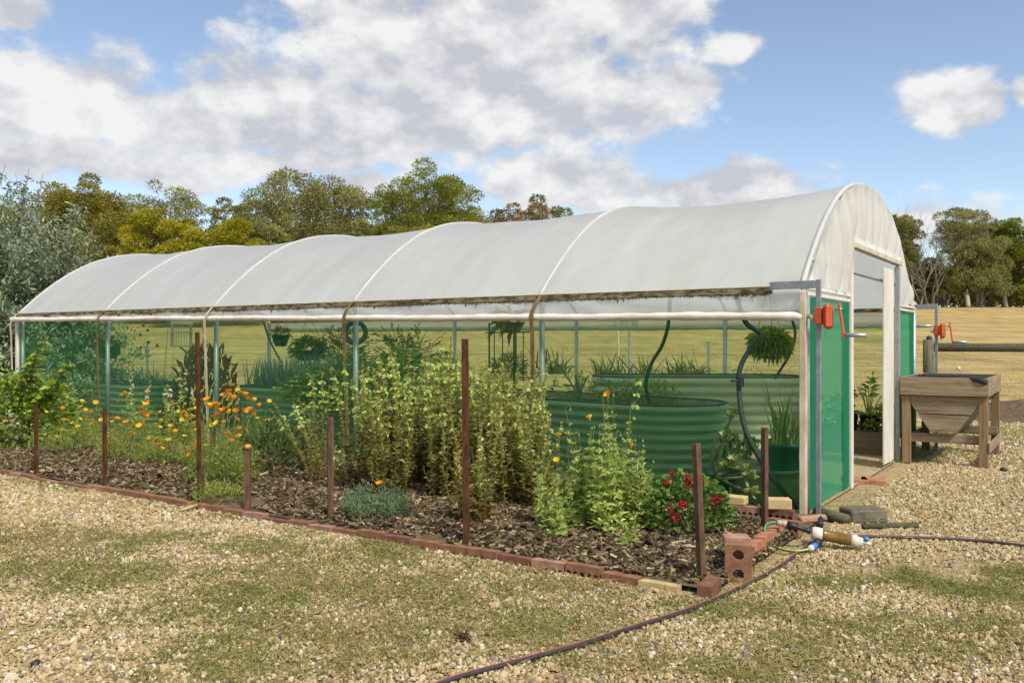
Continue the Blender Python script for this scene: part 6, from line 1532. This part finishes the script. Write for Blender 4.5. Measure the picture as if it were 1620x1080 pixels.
def lawn():
    rng = np.random.default_rng(320); x, y = scatter_yard(rng, 9000, 2.9, 8.0); d = grass_density(x, y); ok = rng.random(len(x)) < d**1.35*.62; x, y = x[ok], y[ok]; n = len(x)
    # weeds along the outer foot of the kerb and sparse tufts on the far gravel
    s = rng.uniform(-.3, 8, 5200); w = -2.53-np.abs(rng.normal(size=5200))*.10; ok = np.array([mnoise.noise(Vector((a*2.3, 0, 6))) for a in s]) > -.05; q = TV(np.column_stack([s, w, 0*s]))[ok]; x = np.append(x, q[:, 0]); y = np.append(y, q[:, 1])
    x3, y3 = scatter_yard(rng, 900, 7.5, 14); g3 = np.array([mnoise.noise(Vector((a*1.3, b*1.3, 30))) for a, b in zip(x3, y3)]); ok = g3 > .20; x = np.append(x, x3[ok]); y = np.append(y, y3[ok]); n = len(x)
    D = unit(np.column_stack([rng.normal(size=(n, 2))*.62, np.full(n, .85)])); tone = np.array([mnoise.noise(Vector((a*1.1, b*1.1, 13))) for a, b in zip(x, y)]); t = np.clip(.46+.55*tone+rng.normal(size=n)*.24, 0, 1)
    V, F, tt = bladeset(rng, np.column_stack([x, y, np.full(n, -.003)]), D, .030+.050*rng.random(n)**1.5, .0050, .55, 2, t); o = build('grass', V, F, LEAF['grass'], None, tt, kind='stuff'); o['label'] = 'short patchy grass growing through the gravel'
    # longer tufts in the patches
    k = 420; i = rng.integers(len(GP), size=k); cx = GP[i, 0]+rng.normal(size=k)*GP[i, 2]*.8; cy = GP[i, 1]+rng.normal(size=k)*GP[i, 2]*.55; s_, w_ = in_bed(cx, cy); ok = ~((s_ > -.28) & (w_ > -2.55) & (w_ < 5.05)); cx, cy = cx[ok], cy[ok]; nb = rng.integers(14, 46, len(cx)); j = np.repeat(np.arange(len(cx)), nb); n = len(j); rr = .045*rng.normal(size=(n, 2))
    D = unit(np.column_stack([rr*9+rng.normal(size=(n, 2))*.35, np.full(n, .8)])); t = np.clip(.35+.5*rng.random(len(cx))[j]+rng.normal(size=n)*.16, 0, 1)
    V, F, tt = bladeset(rng, np.column_stack([cx[j]+rr[:, 0], cy[j]+rr[:, 1], np.full(n, -.003)]), D, .045+.065*rng.random(n), .0052, .8, 3, t); o = build('grass_tufts', V, F, LEAF['grass'], None, tt, kind='stuff'); o['label'] = 'longer grass tufts scattered over the yard'
    # dry straws lying about
    m = 2600; x, y = scatter_yard(rng, 90, 3.0, 8.5); m = len(x); a = rng.random(m)*6.283; D = np.column_stack([np.cos(a), np.sin(a), .12*rng.random(m)]); V, F, tt = bladeset(rng, np.column_stack([x, y, .014+.01*rng.random(m)]), D, .05+.12*rng.random(m)**2, .004, .05, 2); o = build('dry_straw', V, F, LEAF['dry'], None, tt, kind='stuff'); o['label'] = 'dry straws lying on the gravel'
    # small weeds on the bed
    s, w = rng.uniform(-.1, 8, 420), rng.uniform(-2.35, -.2, 420); B = TV(np.column_stack([s, w, 0*s+.06])); k = 7; B = np.repeat(B, k, 0)+rng.normal(size=(420*k, 3))*[.02, .02, .004]; V, F, tt = leafset(rng, B, rdir(rng, len(B), .6), .035, .013, .2, .2); o = build('seedling_weeds', V, [F], LEAF['poppy'], None, tt, kind='stuff'); o['label'] = 'tiny green seedlings sprouting in the bark mulch'
    # weeds at the brick wall and by the planter
    L = []; 
    for (px_, py_, rr, num) in ((1185, 812, .25, 120), (1260, 828, .12, 60), (1300, 812, .25, 90), (1140, 850, .3, 160), (1200, 880, .2, 80), (1165, 905, .15, 60), (1180, 935, .25, 120), (1490, 690, .6, 900), (1560, 680, .5, 500), (1480, 722, .35, 300), (1600, 690, .5, 400), (1330, 790, .3, 80), (1410, 735, .2, 60)):
        g = G(px_, py_); L.append(g+rng.normal(size=(num, 3))*[rr, rr, 0])
    B = np.concatenate(L); B[:, 2] = .02; V, F, tt = bladeset(rng, B, unit(np.column_stack([rng.normal(size=(len(B), 2))*.5, np.ones(len(B))])), .05+.09*rng.random(len(B))**2, .007, .6, 2); o = build('weed_tufts', V, F, LEAF['poppy'], None, tt, kind='stuff'); o['label'] = 'thin weeds along the kerb and under the planter'


stones(); chips(); lawn()
# paddock edge: taller dry grass along the fence line
rng = np.random.default_rng(330); n = 26000; y = 15.5+rng.random(n)**1.2*26; x = rng.uniform(-.1, 1, n)*(.64*y+2); s, w = in_bed(x, y); ok = (w > 6.2); x, y = x[ok], y[ok]; n = len(x)
V, F, tt = bladeset(rng, np.column_stack([x, y, gz(x, y)-.02]), unit(np.column_stack([rng.normal(size=(n, 2))*.6, np.full(n, .8)])), .06+.10*rng.random(n), .016, .6, 2); o = build('paddock_grass', V, F, LEAF['dry'], None, tt, kind='stuff'); o['label'] = 'short dry grass of the paddock beyond the fence'
# dark earth heap behind the planter
hp = P(1625, 655, 15.5); V = []; 
for i in range(25):
    for j in range(17):
        a, b = i/24*2-1, j/16*2-1; z = max(0, 1-a*a-b*b)**1.2*.34; z += .12*mnoise.noise(Vector((a*5, b*5, 0)))*min(1, z*6); V.append((hp[0]+.6+a*2.4, hp[1]+b*1.6, z-.02))
o = build('earth_heap', V, [[i*17+j, (i+1)*17+j, (i+1)*17+j+1, i*17+j+1] for i in range(24) for j in range(16)], MAT['soil'], smooth=True); tag(o, 'heap of dark crumbly earth behind the wooden planter', 'earth heap')
rng = np.random.default_rng(340)
g = G(732, 1012)
n = 60; V, F, tt = leafset(rng, g+rng.normal(size=(n, 3))*[.016, .016, .006]+[0, 0, .014], rdir(rng, n, .3), .03, .016, .1, .4); o = build('dry_seed_cone', V, [F], MAT['conecol'] if 'conecol' in MAT else MAT['twig'], None, tt); tag(o, 'dark brown crumbled cone lying in the grass', 'cone')
for (x, y, r_, lab) in ((1588, 746, .035, 'dark round stone beside the planter leg'), (56, 1052, .018, 'small black stone on the gravel before the long grass'), (1247, 984, .012, 'tiny dark pebble below the hose')):
    g = G(x, y); V, F = lathe([(0, 0), (r_, r_*.1), (r_*1.1, r_*.5), (r_*.8, r_*1.0), (0, r_*1.15)], 10, g); V = V+rng.normal(size=V.shape)*r_*.08; o = build('dark_stone', V, F, MAT['black'], smooth=True); tag(o, lab, 'stone')
g0_, g1_ = G(838, 0+795+0) if False else G(905-620, 812), G(320, 803)
o = MB().add(tube([g0_+[0, 0, .02], (g0_+g1_)/2+[0, .01, .024], g1_+[0, 0, .03]], [.012, .02, .012], 6)).build('wood_chip', MAT['strawcol'], smooth=True); tag(o, 'pale splinter of wood lying against the kerb', 'splinter')
